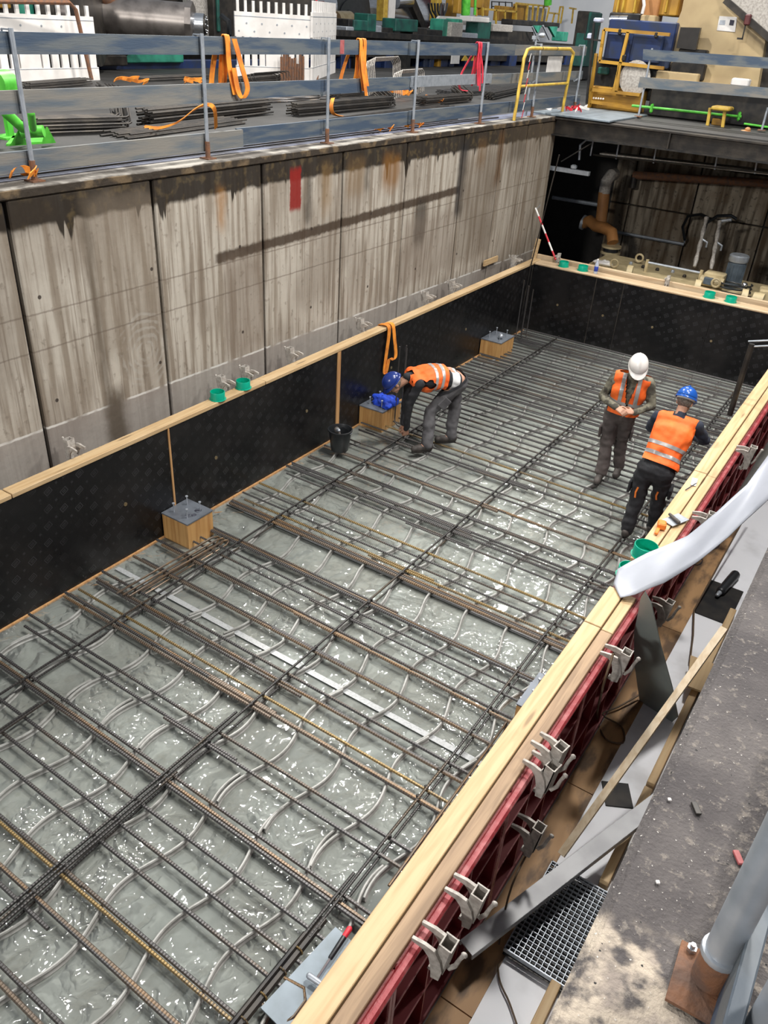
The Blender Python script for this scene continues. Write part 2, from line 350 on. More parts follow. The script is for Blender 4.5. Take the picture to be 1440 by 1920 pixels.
def wall_mat():
    n = NT('stained_concrete'); p = n.pos(); s = n.sep(p); y, z = s['Y'], s['Z']
    big = n.noise(p, .9, 3); fine = n.noise(p, 14, 5)
    str1 = n.noise(n.scale(p, (5, 5, .32)), 2.2, 5); str2 = n.noise(n.scale(p, (16, 16, .5)), 2.0, 4)
    base = n.mix(n.ss(str1, .42, .62), (.46,.42,.36), (.255,.215,.17))
    base = n.mix(n.ma('MULTIPLY', n.ss(big, .42, .68), .55), base, (.20,.165,.13))
    base = n.mix(n.ma('MULTIPLY', n.ss(str2, .52, .7), .55), base, (.15,.115,.085))
    base = n.mix(n.ma('MULTIPLY', n.ss(fine, .6, .72), .5), base, (.16,.13,.10))
    wob = n.ma('MULTIPLY', n.ma('SUBTRACT', n.noise(p, 5, 4), .5), .22)
    wobs = n.ma('MULTIPLY', n.ma('SUBTRACT', n.noise(p, 16, 3), .5), .05)
    yw = n.ma('ADD', y, wobs); zw = n.ma('ADD', z, wobs)
    # lower smooth cleaner strip with pale line
    low = n.ss(n.ma('ADD', z, n.ma('MULTIPLY', y, .022)), 1.56, 1.50)
    base = n.mix(n.ma('MULTIPLY', low, .8), base, n.mix(n.ss(big, .4, .7), (.30,.275,.25), (.24,.21,.19)))
    d = n.ma('ABSOLUTE', n.ma('SUBTRACT', n.ma('ADD', n.ma('ADD', z, n.ma('MULTIPLY', y, .022)), n.ma('MULTIPLY', wobs, .3)), 1.53))
    base = n.mix(n.ma('MULTIPLY', n.ss(d, .016, .006), n.ss(n.noise(n.scale(p, (1,2,2)), 2, 2), .35, .5)), base, (.62,.60,.56))
    def rect(y0, y1, z0, z1, sy=.03, sz=.03, yy=None, zz=None):
        a = n.ma('MULTIPLY', n.ss(yy or yw, y0-sy, y0+sy), n.ss(yy or yw, y1+sy, y1-sy))
        b = n.ma('MULTIPLY', n.ss(zz or zw, z0-sz, z0+sz), n.ss(zz or zw, z1+sz, z1-sz))
        return n.ma('MULTIPLY', a, b)
    def lay(b, m, c, k=1.0): return n.mix(n.ma('MULTIPLY', m, k) if k != 1 else m, b, c)
    dark = (.035,.027,.020)
    # top dark band with drips
    drip = n.ma('MULTIPLY', n.ss(n.noise(n.scale(p, (5,5,0.01)), 1.1, 3), .60, .80), .38)
    e = n.ma('ADD', n.ma('ADD', z, drip), n.ma('MULTIPLY', wob, .5))
    base = lay(base, n.ma('MULTIPLY', n.ss(e, 3.17, 3.22), n.ss(z, 2.2, 3.2)), n.mix(n.ss(n.noise(p, 9, 3), .5, .7), (.022,.017,.013), (.07,.05,.025)), .96)
    # dark brown band with its pour line
    base = lay(base, rect(6.2, 11.45, 2.50, 2.61, .05, .02, yw, n.ma('SUBTRACT', zw, n.ma('MULTIPLY', n.ma('SUBTRACT', y, 6), .018))), (.055,.037,.025), .92)
    for yy0, yy1, zz0, zz1, c, k in ((10.2,10.5,2.0,2.62,dark,.8),(11.35,11.6,2.25,3.3,(.03,.028,.028),.85),(9.3,9.7,2.9,3.3,(.20,.09,.02),.7),
            (6.27,6.36,2.85,3.25,(.28,.13,.03),.8),(4.58,4.82,.5,1.55,(.10,.08,.06),.92),(4.60,4.68,1.5,3.4,(.09,.07,.05),.75),(4.68,5.42,1.9,3.35,(.20,.16,.12),.45),(6.3,6.9,1.45,2.5,(.17,.13,.10),.5),(9.9,11.4,1.5,2.4,(.19,.15,.12),.4),(11.5,12.7,1.5,3.1,(.15,.12,.09),.5),(8.5,8.9,2.9,3.3,(.20,.12,.05),.4),(12.6,12.8,2.6,3.4,(.10,.05,.02),.8),
            (13.0,13.6,2.9,3.4,dark,.5),(8.0,8.2,2.8,3.3,(.22,.13,.05),.5),(7.7,7.82,2.7,3.4,dark,.7),(3.9,4.35,3.2,3.4,dark,.9),(8.9,9.0,2.9,3.3,dark,.6),(11.9,12.2,2.9,3.3,(.15,.08,.03),.5)):
        m = rect(yy0, yy1, zz0, zz1, .07, .12, n.ma('ADD', y, n.ma('MULTIPLY', wob, .6)), n.ma('ADD', z, wob))
        base = lay(base, m, c, k)
    base = lay(base, rect(7.42, 7.62, 2.88, 3.32, .015, .04), (.22,.018,.015), .95)
    # scrubbed ring patch
    dy = n.ma('SUBTRACT', y, 5.15); dz = n.ma('SUBTRACT', z, 1.85)
    rr = n.ma('SQRT', n.ma('ADD', n.ma('MULTIPLY', dy, dy), n.ma('MULTIPLY', dz, dz)))
    sw = n.ma('MULTIPLY', n.ss(rr, .44, .36), n.ss(n.ma('SINE', n.ma('MULTIPLY', n.ma('ADD', rr, n.ma('MULTIPLY', wob, .6)), 90)), -.2, .8))
    base = lay(base, n.ma('MULTIPLY', sw, n.ss(n.noise(p, 8, 3), .4, .6)), (.40,.38,.34), .4)
    # rough pour lines
    for zz0 in (2.49, 2.17):
        dd = n.ma('ABSOLUTE', n.ma('SUBTRACT', n.ma('ADD', z, n.ma('MULTIPLY', wobs, .3)), zz0)); base = lay(base, n.ss(dd, .012, .003), (.12,.09,.07), .5)
    # tie holes
    hv = n.comb(0.0, n.ma('FRACT', n.ma('MULTIPLY', n.ma('ADD', y, .30), 1/1.25)), n.ma('FRACT', n.ma('MULTIPLY', n.ma('SUBTRACT', z, .25), 1/.95)))
    hs = n.sep(hv); a = n.ma('MULTIPLY', n.ma('SUBTRACT', hs['Y'], .5), 1.25); b = n.ma('MULTIPLY', n.ma('SUBTRACT', hs['Z'], .5), .95)
    hr = n.ma('SQRT', n.ma('ADD', n.ma('MULTIPLY', a, a), n.ma('MULTIPLY', b, b)))
    base = lay(base, n.ss(hr, .022, .014), (.04,.03,.025), .9)
    # darker brown toward the far end
    base = lay(base, n.ss(y, 11.5, 15.0), (.12,.09,.06), .55)
    h = n.ma('ADD', n.ma('MULTIPLY', fine, .6), n.ma('MULTIPLY', str2, .6))
    return n.done(base, .85, 0, n.bump(h, .35, .02), spec=.12)
M['wall'] = wall_mat()
def back_wall_mat():
    n = NT('oily_back_concrete'); p = n.pos(); s = n.sep(p)
    st = n.noise(n.scale(p, (4, 4, .35)), 2.0, 5); bg = n.noise(p, 1.1, 3)
    c = n.mix(n.ss(st, .4, .62), (.34,.29,.22), (.10,.075,.05)); c = n.mix(n.ma('MULTIPLY', n.ss(bg, .45, .65), .6), c, (.10,.055,.02))
    c = n.mix(n.ma('MULTIPLY', n.ss(n.noise(p, 12, 4), .56, .68), .6), c, (.04,.03,.02))
    return n.done(c, .8, 0, n.bump(n.noise(p, 20, 3), .3, .01))
M['wall_b'] = back_wall_mat()
def slab_mat():
    n = NT('damp_slab_concrete'); p = n.pos()
    a = n.noise(p, 1.3, 4); b = n.noise(p, 9, 4)
    c = n.mix(n.ss(a, .4, .65), (.285,.295,.275), (.235,.235,.21)); c = n.mix(n.ma('MULTIPLY', n.ss(b, .58, .72), .45), c, (.17,.165,.13))
    return n.done(c, .7, 0, n.bump(b, .2, .01))
M['slab'] = slab_mat()
def film_mat():
    n = NT('clear_crumpled_film'); p = n.pos()
    v = n.scale(p, (1, .8, 1))
    wv = n.node('VectorMath'); wv.operation = 'ADD'; n.link(p, wv.inputs[0])
    n.link(n.scale(n.comb(n.noise(p, 3, 3), n.noise(n.scale(p, (1.3,.7,1)), 4, 3), 0.0), (.35,.35,0)), wv.inputs[1]); q = wv.outputs[0]
    amt = n.ss(n.noise(p, .9, 2), .38, .60); near = n.ma('ADD', n.ma('MULTIPLY', n.ss(n.sep(p)['Y'], 9, 3.5), .6), .4)
    h = n.ma('ADD', n.ma('MULTIPLY', n.vor(n.scale(q, (1.5,.8,0)), 3.4), .9), n.ma('MULTIPLY', n.ma('MULTIPLY', n.vor(n.scale(q, (.8,1.6,0)), 9), amt), .42))
    h = n.ma('MULTIPLY', h, near)
    bp = n.bump(h, 1.0, .046)
    gl = n.node('BsdfGlossy'); gl.inputs['Roughness'].default_value = .07; gl.inputs['Color'].default_value = (1,1,1,1); n.link(bp, gl.inputs['Normal'])
    tr = n.node('BsdfTransparent'); tr.inputs['Color'].default_value = (.93,.95,.94,1)
    df = n.node('BsdfDiffuse'); df.inputs['Color'].default_value = (.5,.53,.5,1)
    m1 = n.node('MixShader'); m1.inputs[0].default_value = .14; n.link(tr.outputs[0], m1.inputs[1]); n.link(df.outputs[0], m1.inputs[2])
    fr = n.node('Fresnel'); fr.inputs['IOR'].default_value = 1.55; n.link(bp, fr.inputs['Normal'])
    m2 = n.node('MixShader'); n.link(n.ma('MULTIPLY', fr.outputs[0], 1.25, clamp=True), m2.inputs[0]); n.link(m1.outputs[0], m2.inputs[1]); n.link(gl.outputs[0], m2.inputs[2])
    n.link(m2.outputs[0], n.out.inputs['Surface']); return n.m
M['film'] = film_mat()
def black_panel(name, ua):
    n = NT(name); p = n.pos(); s = n.sep(p); u = s[ua]; z = s['Z']; c_, s_ = math.cos(.5), math.sin(.5)
    a = n.ma('ADD', n.ma('MULTIPLY', u, c_), n.ma('MULTIPLY', z, s_)); b = n.ma('SUBTRACT', n.ma('MULTIPLY', z, c_), n.ma('MULTIPLY', u, s_))
    row = n.ma('FLOOR', n.ma('MULTIPLY', b, 1/.13)); au = n.ma('ADD', n.ma('MULTIPLY', a, 1/.21), n.ma('MULTIPLY', row, .5))
    fa = n.ma('FRACT', au); fb = n.ma('FRACT', n.ma('MULTIPLY', b, 1/.13))
    da = n.ma('MULTIPLY', n.ma('ABSOLUTE', n.ma('SUBTRACT', fa, .35)), .21); db = n.ma('MULTIPLY', n.ma('ABSOLUTE', n.ma('SUBTRACT', fb, .5)), .13)
    dd = n.ma('MAXIMUM', n.ma('SUBTRACT', da, .008), n.ma('SUBTRACT', db, 0.0))
    frame = n.ma('MULTIPLY', n.ss(dd, .021, .024), n.ss(dd, .030, .027))
    inner = n.ma('MULTIPLY', n.ss(dd, .016, .012), n.ss(n.ma('SINE', n.ma('MULTIPLY', a, 500)), -.2, .5))
    da2 = n.ma('MULTIPLY', n.ma('ABSOLUTE', n.ma('SUBTRACT', fa, .85)), .21)
    dot = n.ss(n.ma('MAXIMUM', da2, db), .014, .008)
    k = n.ma('MULTIPLY', n.ma('MAXIMUM', frame, n.ma('MAXIMUM', inner, n.ma('MULTIPLY', dot, .6))), n.ss(n.noise(p, 2, 2), .3, .6))
    c = n.mix(n.ma('MULTIPLY', k, .55), n.mix(n.ss(n.noise(p, 1.5, 3), .4, .7), (.006,.006,.0065), (.013,.012,.012)), (.055,.055,.06))
    return n.done(c, n.ma('ADD', .20, n.ma('MULTIPLY', n.noise(p, 3, 3), .22)), 0, n.bump(n.noise(p, 2.5, 2), .05, .02), spec=.28)
M['black_l'] = black_panel('black_film_faced_panel', 'Y'); M['black_f'] = black_panel('black_film_faced_panel_far', 'X')
def ledge_mat():
    n = NT('dirty_ledge_concrete'); p = n.pos(); s = n.sep(p)
    a = n.noise(p, 5, 6); b = n.noise(p, 38, 6, 0, .7); c3 = n.noise(p, 120, 3)
    c = n.mix(n.ss(a, .35, .7), (.055,.048,.049), (.105,.093,.09)); c = n.mix(n.ma('MULTIPLY', n.ss(b, .55, .66), .6), c, (.24,.21,.18))
    pale = n.ma('MULTIPLY', n.ss(n.ma('ADD', s['Y'], n.ma('MULTIPLY', n.ma('SUBTRACT', n.noise(p, 6, 4), .5), .16)), 1.00, .93), n.ss(n.noise(p, 12, 5), .58, .46))
    pale = n.ma('MULTIPLY', pale, n.ss(s['X'], 5.80, 5.74))
    c = n.mix(n.ma('MULTIPLY', pale, .95), c, n.mix(n.ss(n.noise(p, 14, 5), .45, .65), (.46,.39,.31), (.25,.21,.18)))
    rt = n.ma('MULTIPLY', n.ss(s['X'], 5.68, 5.8), n.ss(b, .48, .6)); c = n.mix(n.ma('MULTIPLY', rt, .7), c, (.36,.31,.26))
    c = n.mix(n.ss(c3, .68, .74), c, (.55,.52,.48)); c = n.mix(n.ss(n.noise(p, 70, 2), .70, .74), c, (.02,.02,.02))
    return n.done(c, .85, 0, n.bump(n.ma('ADD', b, c3), .5, .01))
M['ledge'] = ledge_mat()
def tape_mat():
    n = NT('white_fibre_tape'); p = n.pos(); f = n.noise(p, 60, 2)
    return n.done(n.mix(n.ss(f, .4, .7), (.34,.35,.355), (.26,.27,.27)), .4)
M['tape'] = tape_mat()
# ================================================================== SETTING
L, W, H = 13.68, 4.54, 1.25
JY = [1.0, 2.45, 3.91, 5.42, 6.96, 8.43, 9.88, 11.47, 12.72, 13.66, 14.28, 14.9]
f = struct('floor', MB().bb(-3, 5.9, -1, 18.6, -.2, 0), M['slab'])
fb = struct('floor', MB().bb(-3, 5.9, L+.32, 18.5, 0, .03), M['bw_pit'])
wl = struct('wall_left', MB().bb(-.9, -.50, .9, 14.95, 0, 3.38), M['bw_pit'])
for a, b in zip(JY[:-1], JY[1:]):
    part('concrete_panel', MB().bb(-.52, -.45+R.uniform(-.006, .006), a+.017, b-.017, 0, 3.42, .012), M['wall'], wl)
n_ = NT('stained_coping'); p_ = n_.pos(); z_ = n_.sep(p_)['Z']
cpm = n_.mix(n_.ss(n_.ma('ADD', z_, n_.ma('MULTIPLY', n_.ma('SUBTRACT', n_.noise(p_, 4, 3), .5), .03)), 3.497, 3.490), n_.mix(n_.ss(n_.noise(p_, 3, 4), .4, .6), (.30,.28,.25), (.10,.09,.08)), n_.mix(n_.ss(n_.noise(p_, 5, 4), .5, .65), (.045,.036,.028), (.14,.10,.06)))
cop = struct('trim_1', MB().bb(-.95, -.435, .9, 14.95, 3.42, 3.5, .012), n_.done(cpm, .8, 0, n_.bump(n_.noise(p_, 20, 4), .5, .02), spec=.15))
hf = struct('floor', MB().bb(-30, -.95, -6, 60, 3.3, 3.5), M['hall_floor'])
hf2 = struct('floor', MB().bb(-.95, 14, 14.98, 60, 3.3, 3.5), M['hall_floor'])
struct('trim_2', MB().bb(-1.05, -.72, 2, 14.9, 3.5, 3.506), gm('blue_grey_edge_plate', (.16,.18,.26), (.05,.05,.07), .5, 0, 3))
wr = struct('wall_right', MB().bb(5.55, 10, -1.5, 14.98, 0, 3.5, .02), M['ledge'])
wb = struct('wall_back', MB().bb(-3.5, 10, 18.62, 18.9, 0, 3.3), M['bw_pit'])
bj = [-.42, .02, 1.38, 2.85, 4.2, 5.6]
for a, b in zip(bj[:-1], bj[1:]):
    for z0, z1 in ((0, 1.60), (1.63, 2.55), (2.58, 3.3)):
        part('concrete_panel', MB().bb(a+.015, b-.015, 18.5+R.uniform(-.006,.006), 18.63, z0, z1, .01), M['wall_b'], wb)
struct('wall_far_left', MB().bb(-3.2, -3, 14.9, 18.6, 0, 3.3), M['bw_pit'])
hw = struct('wall_hall', MB().bb(-30, 14, 52, 52.3, 3.5, 16), M['white_wall'])
struct('wall_hall_left', MB().bb(-30.3, -30, -6, 52, 3.5, 16), M['white_wall'])
# steel edge beam over the far end of the pit
bm_ = thing('edge_beam', 'long dark steel beam spanning the far end of the pit under the deck', 'beam', (2, 14.8, 3.2))
part('web', MB().bb(-.45, 5.55, 14.80, 14.83, 3.22, 3.46), M['dark_steel'], bm_)
part('flange', MB().bb(-.45, 5.55, 14.70, 14.93, 3.46, 3.485), M['dark_steel'], bm_)
part('flange', MB().bb(-.45, 5.55, 14.68, 14.93, 3.20, 3.222), M['black_steel'], bm_)
for x in (1.6, 3.56): part('stiffener', MB().bb(x, x+.02, 14.7, 14.8, 3.22, 3.46), M['dark_steel'], bm_)
single('deck_plate', MB().bb(-.9, .55, 14.72, 16.75, 3.5, 3.53, .005), M['sheet_blue'], 'pale grey steel cover plate lying beside the yellow cage at the pit corner', 'plate')
# ------------------------------------------------------------------ plastic sheet on the slab
sh = MB(); nx, ny = 76, 236; V = []
for j in range(ny+1):
    for i in range(nx+1):
        x = .004+i*(W-.01)/nx; y = -.2+j*(L+.2)/ny
        z = .006+.010*mnoise.noise(Vector((x*2.2, y*1.6, 0)))**2*2+.004*abs(mnoise.noise(Vector((x*6, y*5, 3))))
        V.append((x, y, z))
F = [(j*(nx+1)+i, j*(nx+1)+i+1, (j+1)*(nx+1)+i+1, (j+1)*(nx+1)+i) for j in range(ny) for i in range(nx)]
sh.add(V, F)
sheet = single('plastic_sheet', sh, M['film'], 'clear crumpled plastic sheet spread over the concrete slab under the steel bars', 'plastic sheet', smooth=True, org=(2.27, 7, 0))
for y in (4.07, 5.665, 10.35):
    part('tape', MB().box((2.27, y, .020), (4.4, .055, .004), (0, 0, -.004)), M['tape'], sheet)
# ------------------------------------------------------------------ formwork, left (black)
fl = thing('black_formwork', 'long black film-faced formwork wall along the concrete pit wall', 'formwork', (-.02, 7, 0))
ys = [-.5, 2.45, 4.95, 7.80, 10.4, 12.2, L]
for a, b in zip(ys[:-1], ys[1:]):
    pn = part('panel', MB().bb(-.022, 0, a+.002, b-.002, .0, 1.208), M['black_l'], fl)
for y, wd in ((4.95, .018), (7.83, .065)):
    part('joint_strip', MB().bb(0, .012, y-wd/2, y+wd/2, .01, 1.205), M['timber_z'], fl, label='brown timber strip over the panel joint')
for y in (4.33, 5.59, 7.185, 9.1, 11.3):
    part('tie_ring', MB().lathe([(.010,0),(.020,0),(.020,.006),(.010,.006)], (0, y, .615), 14, (1,0,0)), M['brass'], fl)
part('red_frame', MB().bb(-.12, -.024, -.5, L, 1.10, 1.20).bb(-.12, -.024, -.5, L, 0, .08), M['red_frame'], fl)
single('kicker_strip', MB().bb(.0, .022, .5, L-.02, 0, .022), M['timber_z'], 'thin brown timber fillet at the foot of the left black formwork', 'timber')
for i, (a, b) in enumerate(((-.5, 3.2), (3.2, 6.42), (6.42, 8.9), (8.9, 11.2), (11.2, L+.3))):
    single('timber_rail', MB().bb(-.125+.004*(i%2), .012, a+.004, b-.004, 1.209, 1.25+.003*(i%2), .004), M['timber'],
        ['fresh pine rail on the left formwork at the near end', 'fresh pine rail under the two green rings on the left formwork', 'fresh pine rail on the left formwork between the green rings and the orange sling',
         'fresh pine rail on the left formwork behind the bending worker', 'fresh pine rail on the left formwork at the far corner'][i], 'timber', 'pine rails on the formwork tops')
single('wood_offcut', MB().box((-.40, 12.75, 1.36), (.03, .5, .09)), M['timber'], 'short pine board fixed to the concrete wall above the far end of the formwork', 'timber')
single('wood_peg', MB().box((-.10, 13.95, 1.42), (.08, .03, .34), (0, .1, 0)), M['timber'], 'upright pine peg at the far left formwork corner', 'timber')
# ------------------------------------------------------------------ formwork, far (black)
ff = thing('black_formwork', 'black film-faced formwork wall closing the far end of the slab', 'formwork', (2.3, L, 0))
for a, b in ((0, 1.20), (1.20, 1.69), (1.69, 3.2), (3.2, W)):
    part('panel', MB().bb(a+.002, b-.002, L, L+.022, 0, 1.208), M['black_f'], ff)
for x in (1.20, 1.69): part('joint_strip', MB().bb(x-.008, x+.008, L-.008, L, .01, 1.205), M['dark_steel'], ff)
for x in (.578, 1.431, 2.313, 3.3): part('tie_ring', MB().lathe([(.010,0),(.020,0),(.020,.006),(.010,.006)], (x, L, .60), 14, (0,-1,0)), M['brass'], ff)
single('timber_rail', MB().bb(.02, 4.70, L-.01, L+.25, 1.209, 1.25, .012), M['timber_x'], 'pale pine rail lying flat on top of the far black formwork', 'timber', 'pine rails on the formwork tops')
single('timber_plank', MB().bb(-.1, 4.9, L+.34, L+.40, 1.17, 1.31, .006), M['timber_x'], 'pine plank on edge behind the far formwork rail, in front of the pump', 'timber')
# ------------------------------------------------------------------ formwork, right (red)
fr = thing('red_formwork', 'red framed formwork wall on the right with ribs on its outer side', 'formwork', (4.75, 6, 0))
ry = [.6+1.2*i for i in range(12)]
for a, b in zip(ry[:-1], ry[1:]):
    part('panel', MB().bb(W, W+.15, a+.002, b-.002, 0, 1.2), M['red_ply'], fr)
    fm = MB(); x0, x1 = W+.15, W+.22
    fm.bb(x0, x1, a+.004, b-.004, 1.13, 1.2, .01).bb(x0, x1, a+.004, b-.004, 0, .05)
    fm.bb(x0, x1, a+.003, a+.028, .05, 1.13).bb(x0, x1, b-.028, b-.003, .05, 1.13)
    part('frame', fm, M['red_rib'], fr)
    for z in (.40, .78): part('cross_rib', MB().bb(x0, x1-.005, a+.03, b-.03, z-.006, z+.006), M['red_rib'], fr)
    for k in range(1, 3):
        yy = a+k*(b-a)/3; part('rib', MB().bb(x0, x1-.010, yy-.007, yy+.007, .05, 1.13), M['red_rib'], fr)
for i, (a, b) in enumerate(((.5, 4.62), (4.62, 5.14), (5.62, 7.5), (7.5, 10.2), (10.2, L))):
    single('timber_rail', MB().bb(W-.008, W+.115, a+.003, b-.003, 1.205, 1.25+.004*(i%2), .004), M['timber'],
        ['long fresh pine rail on the red formwork at the near end', 'short pine rail end on the red formwork under the white sheeting', 'pine rail on the red formwork with the orange tape measure',
         'pine rail on the red formwork to the right of the standing workers', 'pine rail on the red formwork at the far end'][i], 'timber', 'pine rails on the formwork tops')
    single('timber_rail', MB().bb(W+.122, W+.205, a+.003, b-.003, 1.19, 1.238, .004), M['timber_old'] if i in (0,) else M['timber'],
        ['worn brown timber beside the long rail on the red formwork, near end', 'narrow outer pine strip under the white sheeting end', 'narrow outer pine strip beside the orange tape measure',
         'narrow outer pine strip to the right of the standing workers', 'narrow outer pine strip at the far end of the red formwork'][i], 'timber', 'outer timber strips on the red formwork')
# red edge tube lying just outside the timber
single('edge_rail', MB().bb(W+.212, W+.262, .6, L, 1.165, 1.205, .012), M['red_frame'], 'worn red steel edge running along the top of the right formwork', 'rail')
# ------------------------------------------------------------------ outer trench floor on the right
x = 4.765; yb = [.3, 2.4, 4.3, 6.6, 9.0]
pf = thing('plywood_walkway', 'stained brown plywood strips on the trench floor along the red formwork', 'plywood', (5, 4, 0))
for a, b in zip(yb[:-1], yb[1:]): part('board', MB().bb(4.77, 4.975, a+.004, b-.004, .002, .022), M['floor_ply'], pf)
single('floor_sheet', MB().bb(4.975, 5.55, .2, 12.0, .001, .008), M['white_floor'], 'white sheet on the trench floor between plywood and concrete ledge', 'sheet')
single('dark_tile', MB().box((5.12, 4.42, .014), (.20, .22, .012), (0,0,.5)), M['black_steel'], 'small dark plate on the white trench floor behind the pale batten', 'plate')
single('dark_tile', MB().box((5.14, 7.35, .016), (.34, .66, .014)), M['black_steel'], 'large dark wet plate on the trench floor beside the grey sheet', 'plate')
for i, (a, b) in enumerate(((.3, 2.83), (3.62, 4.55), (4.6, 7.2))):
    t = thing('floor_beam', ['yellow timber beam beside the ledge below the grating', 'yellow timber beam beside the ledge above the grating', 'yellow timber beam beside the ledge near the grey sheet'][i], 'timber', (5.4, (a+b)/2, 0), 'timber beams along the ledge foot')
    part('board', MB().bb(5.27, 5.33, a, b, .01, .10, .004), M['timber'], t)
    part('board', MB().bb(5.36, 5.50, a, b-.02, .01, .12, .004), M['timber'], t)
single('plywood_offcut', MB().box((5.34, 5.95, .16), (.30, .42, .02), (0, .1, .2)), M['timber'], 'pine board offcut on the trench floor under the pale batten', 'timber')
# grating
g = thing('floor_grating', 'square-mesh steel grating on the trench floor beside the ledge', 'grating', (5.15, 3.2, .06))
gx0, gx1, gy0, gy1 = 4.955, 5.40, 2.83, 3.56
part('frame', MB().bb(gx0, gx1, gy0, gy0+.008, .06, .095).bb(gx0, gx1, gy1-.008, gy1, .06, .095).bb(gx0, gx0+.006, gy0, gy1, .06, .095).bb(gx1-.006, gx1, gy0, gy1, .06, .095), M['galv'], g)
k = 1
while gx0+k*.0335 < gx1-.01:
    part('bearing_bar', MB().bb(gx0+k*.0335-.002, gx0+k*.0335+.002, gy0, gy1, .066, .094), M['galv'], g); k += 1
k = 1
while gy0+k*.0335 < gy1-.01:
    part('cross_rod', MB().bb(gx0, gx1, gy0+k*.0335-.002, gy0+k*.0335+.002, .078, .095), M['galv'], g); k += 1
part('shade_sheet', MB().bb(gx0, gx1, gy0, gy1, .03, .034), M['black_steel'], g, label='dark sheet standing in for the shade under the grating')  # black sheet added in place of the shade below the bars
# aluminium profile
a = Vector((4.80, 2.60, .26)); b = Vector((5.50, 4.45, .40)); d = (b-a).normalized(); sd = d.cross(Vector((0,0,1))).normalized()
pr = MB(); pr.bar(a, b, .11, .012); pr.bar(a+sd*.052+Vector((0,0,-.02)), b+sd*.052+Vector((0,0,-.02)), .008, .045); pr.bar(a-sd*.052+Vector((0,0,-.02)), b-sd*.052+Vector((0,0,-.02)), .008, .045)
single('metal_profile', pr, M['steel_plank'], 'long grey aluminium channel leaning across the trench over the grating', 'metal profile')
single('pale_batten', MB().bar(at(1052,1603,'z',.15), at(1358,1178,'z',1.25), .05, .03), M['batten'], 'long pale timber batten leaning from the trench floor towards the ledge', 'timber')
# leaning grey plate
T0, T1, T2 = at(1210,1108,'x',4.86), at(1200,1312,'z',.02), at(1262,1352,'z',.02); NP = (T1-T0).cross(T2-T0).normalized()
def on_plane(u, v):
    d = Euler(CAME).to_matrix() @ Vector(((u-720)/FPX, -(v-960)/FPX, -1.0)); return CAMC+d*((T0-CAMC).dot(NP)/d.dot(NP))
gp = [on_plane(u, v) for u, v in ((1210,1108),(1203,1118),(1190,1185),(1190,1240),(1200,1312),(1246,1352),(1262,1352),(1272,1343),(1262,1290),(1240,1210),(1222,1130))]
single('grey_sheet', MB().prism([tuple(q) for q in gp], tuple(NP*.008)), M['grey_plate'], 'dark grey green rigid sheet leaning against the red formwork', 'sheet')
cb = MB().tube(smooth_path([at(1150,1225,'x',4.85), at(1130,1290,'x',4.86), at(1120,1345,'z',.10), at(1135,1385,'z',.05), at(1168,1392,'z',.04), at(1165,1362,'z',.04), at(1130,1340,'z',.05), at(1160,1325,'z',.06), at(1200,1302,'z',.08)]), .008, 6)
single('cable', cb, M['cable'], 'brown cable looped on the trench floor beside the red formwork', 'cable', smooth=True)
cb = MB().tube(smooth_path([at(1000,1580,'x',4.87), at(960,1660,'x',4.88), at(937,1760,'z',.04), at(935,1830,'z',.03), at(955,1880,'z',.03), at(972,1930,'z',.03)]), .006, 6)
single('cable', cb, M['cable'], 'thin brown cable hanging down the near red formwork onto the floor', 'cable', smooth=True)
single('cable', MB().tube([(5.03,9.0,.4),(5.0,7.9,.2),(4.98,7.0,.05),(5.08,6.6,.05),(5.16,6.2,.04)], .008, 6), M['cable'], 'dark cable running over the dark wet plate', 'cable', smooth=True)
# white sheeting strip draped across
tp = MB(); ctr = []; sds = []
A0, A1 = Vector((4.60, 5.02, 1.262)), Vector((5.56, 3.05, 3.53))
cs = [(at(1150,1095,'z',1.27), at(1163,1120,'z',1.27)), (at(1158,1068,'z',1.34), at(1190,1116,'z',1.30)), (at(1215,1035,'z',1.50), at(1245,1092,'z',1.44)), (at(1290,1002,'z',1.68), at(1310,1050,'z',1.60)),
      (at(1345,960,'z',1.86), at(1365,1008,'z',1.78)), (at(1400,910,'z',2.04), at(1410,965,'z',1.95)), (at(1450,838,'z',2.22), at(1450,925,'z',2.15)), (at(1520,745,'z',2.5), at(1520,850,'z',2.42))]
V = []; F = []; nn = 8
import bisect
def lerp(a, b, t): return a+(b-a)*t
rows = []
for i in range(len(cs)-1):
    for q in range(5): rows.append((lerp(cs[i][0], cs[i+1][0], q/5), lerp(cs[i][1], cs[i+1][1], q/5)))
rows.append(cs[-1])
for i, (p, q) in enumerate(rows):
    for k in range(nn+1):
        t = k/nn; c = lerp(p, q, t); c.z += .012*math.sin(t*PI*2+i*.35)*min(1, i/8); V.append(c)
for i in range(len(rows)-1):
    for k in range(nn): F.append((i*(nn+1)+k, i*(nn+1)+k+1, (i+1)*(nn+1)+k+1, (i+1)*(nn+1)+k))
tp.add(V, F)
o = single('white_sheeting', tp, M['tarp'], 'folded white plastic sheeting stretched from the formwork top to the ledge', 'sheeting', smooth=True)
m_ = o.modifiers.new('thickness', 'SOLIDIFY'); m_.thickness = .006
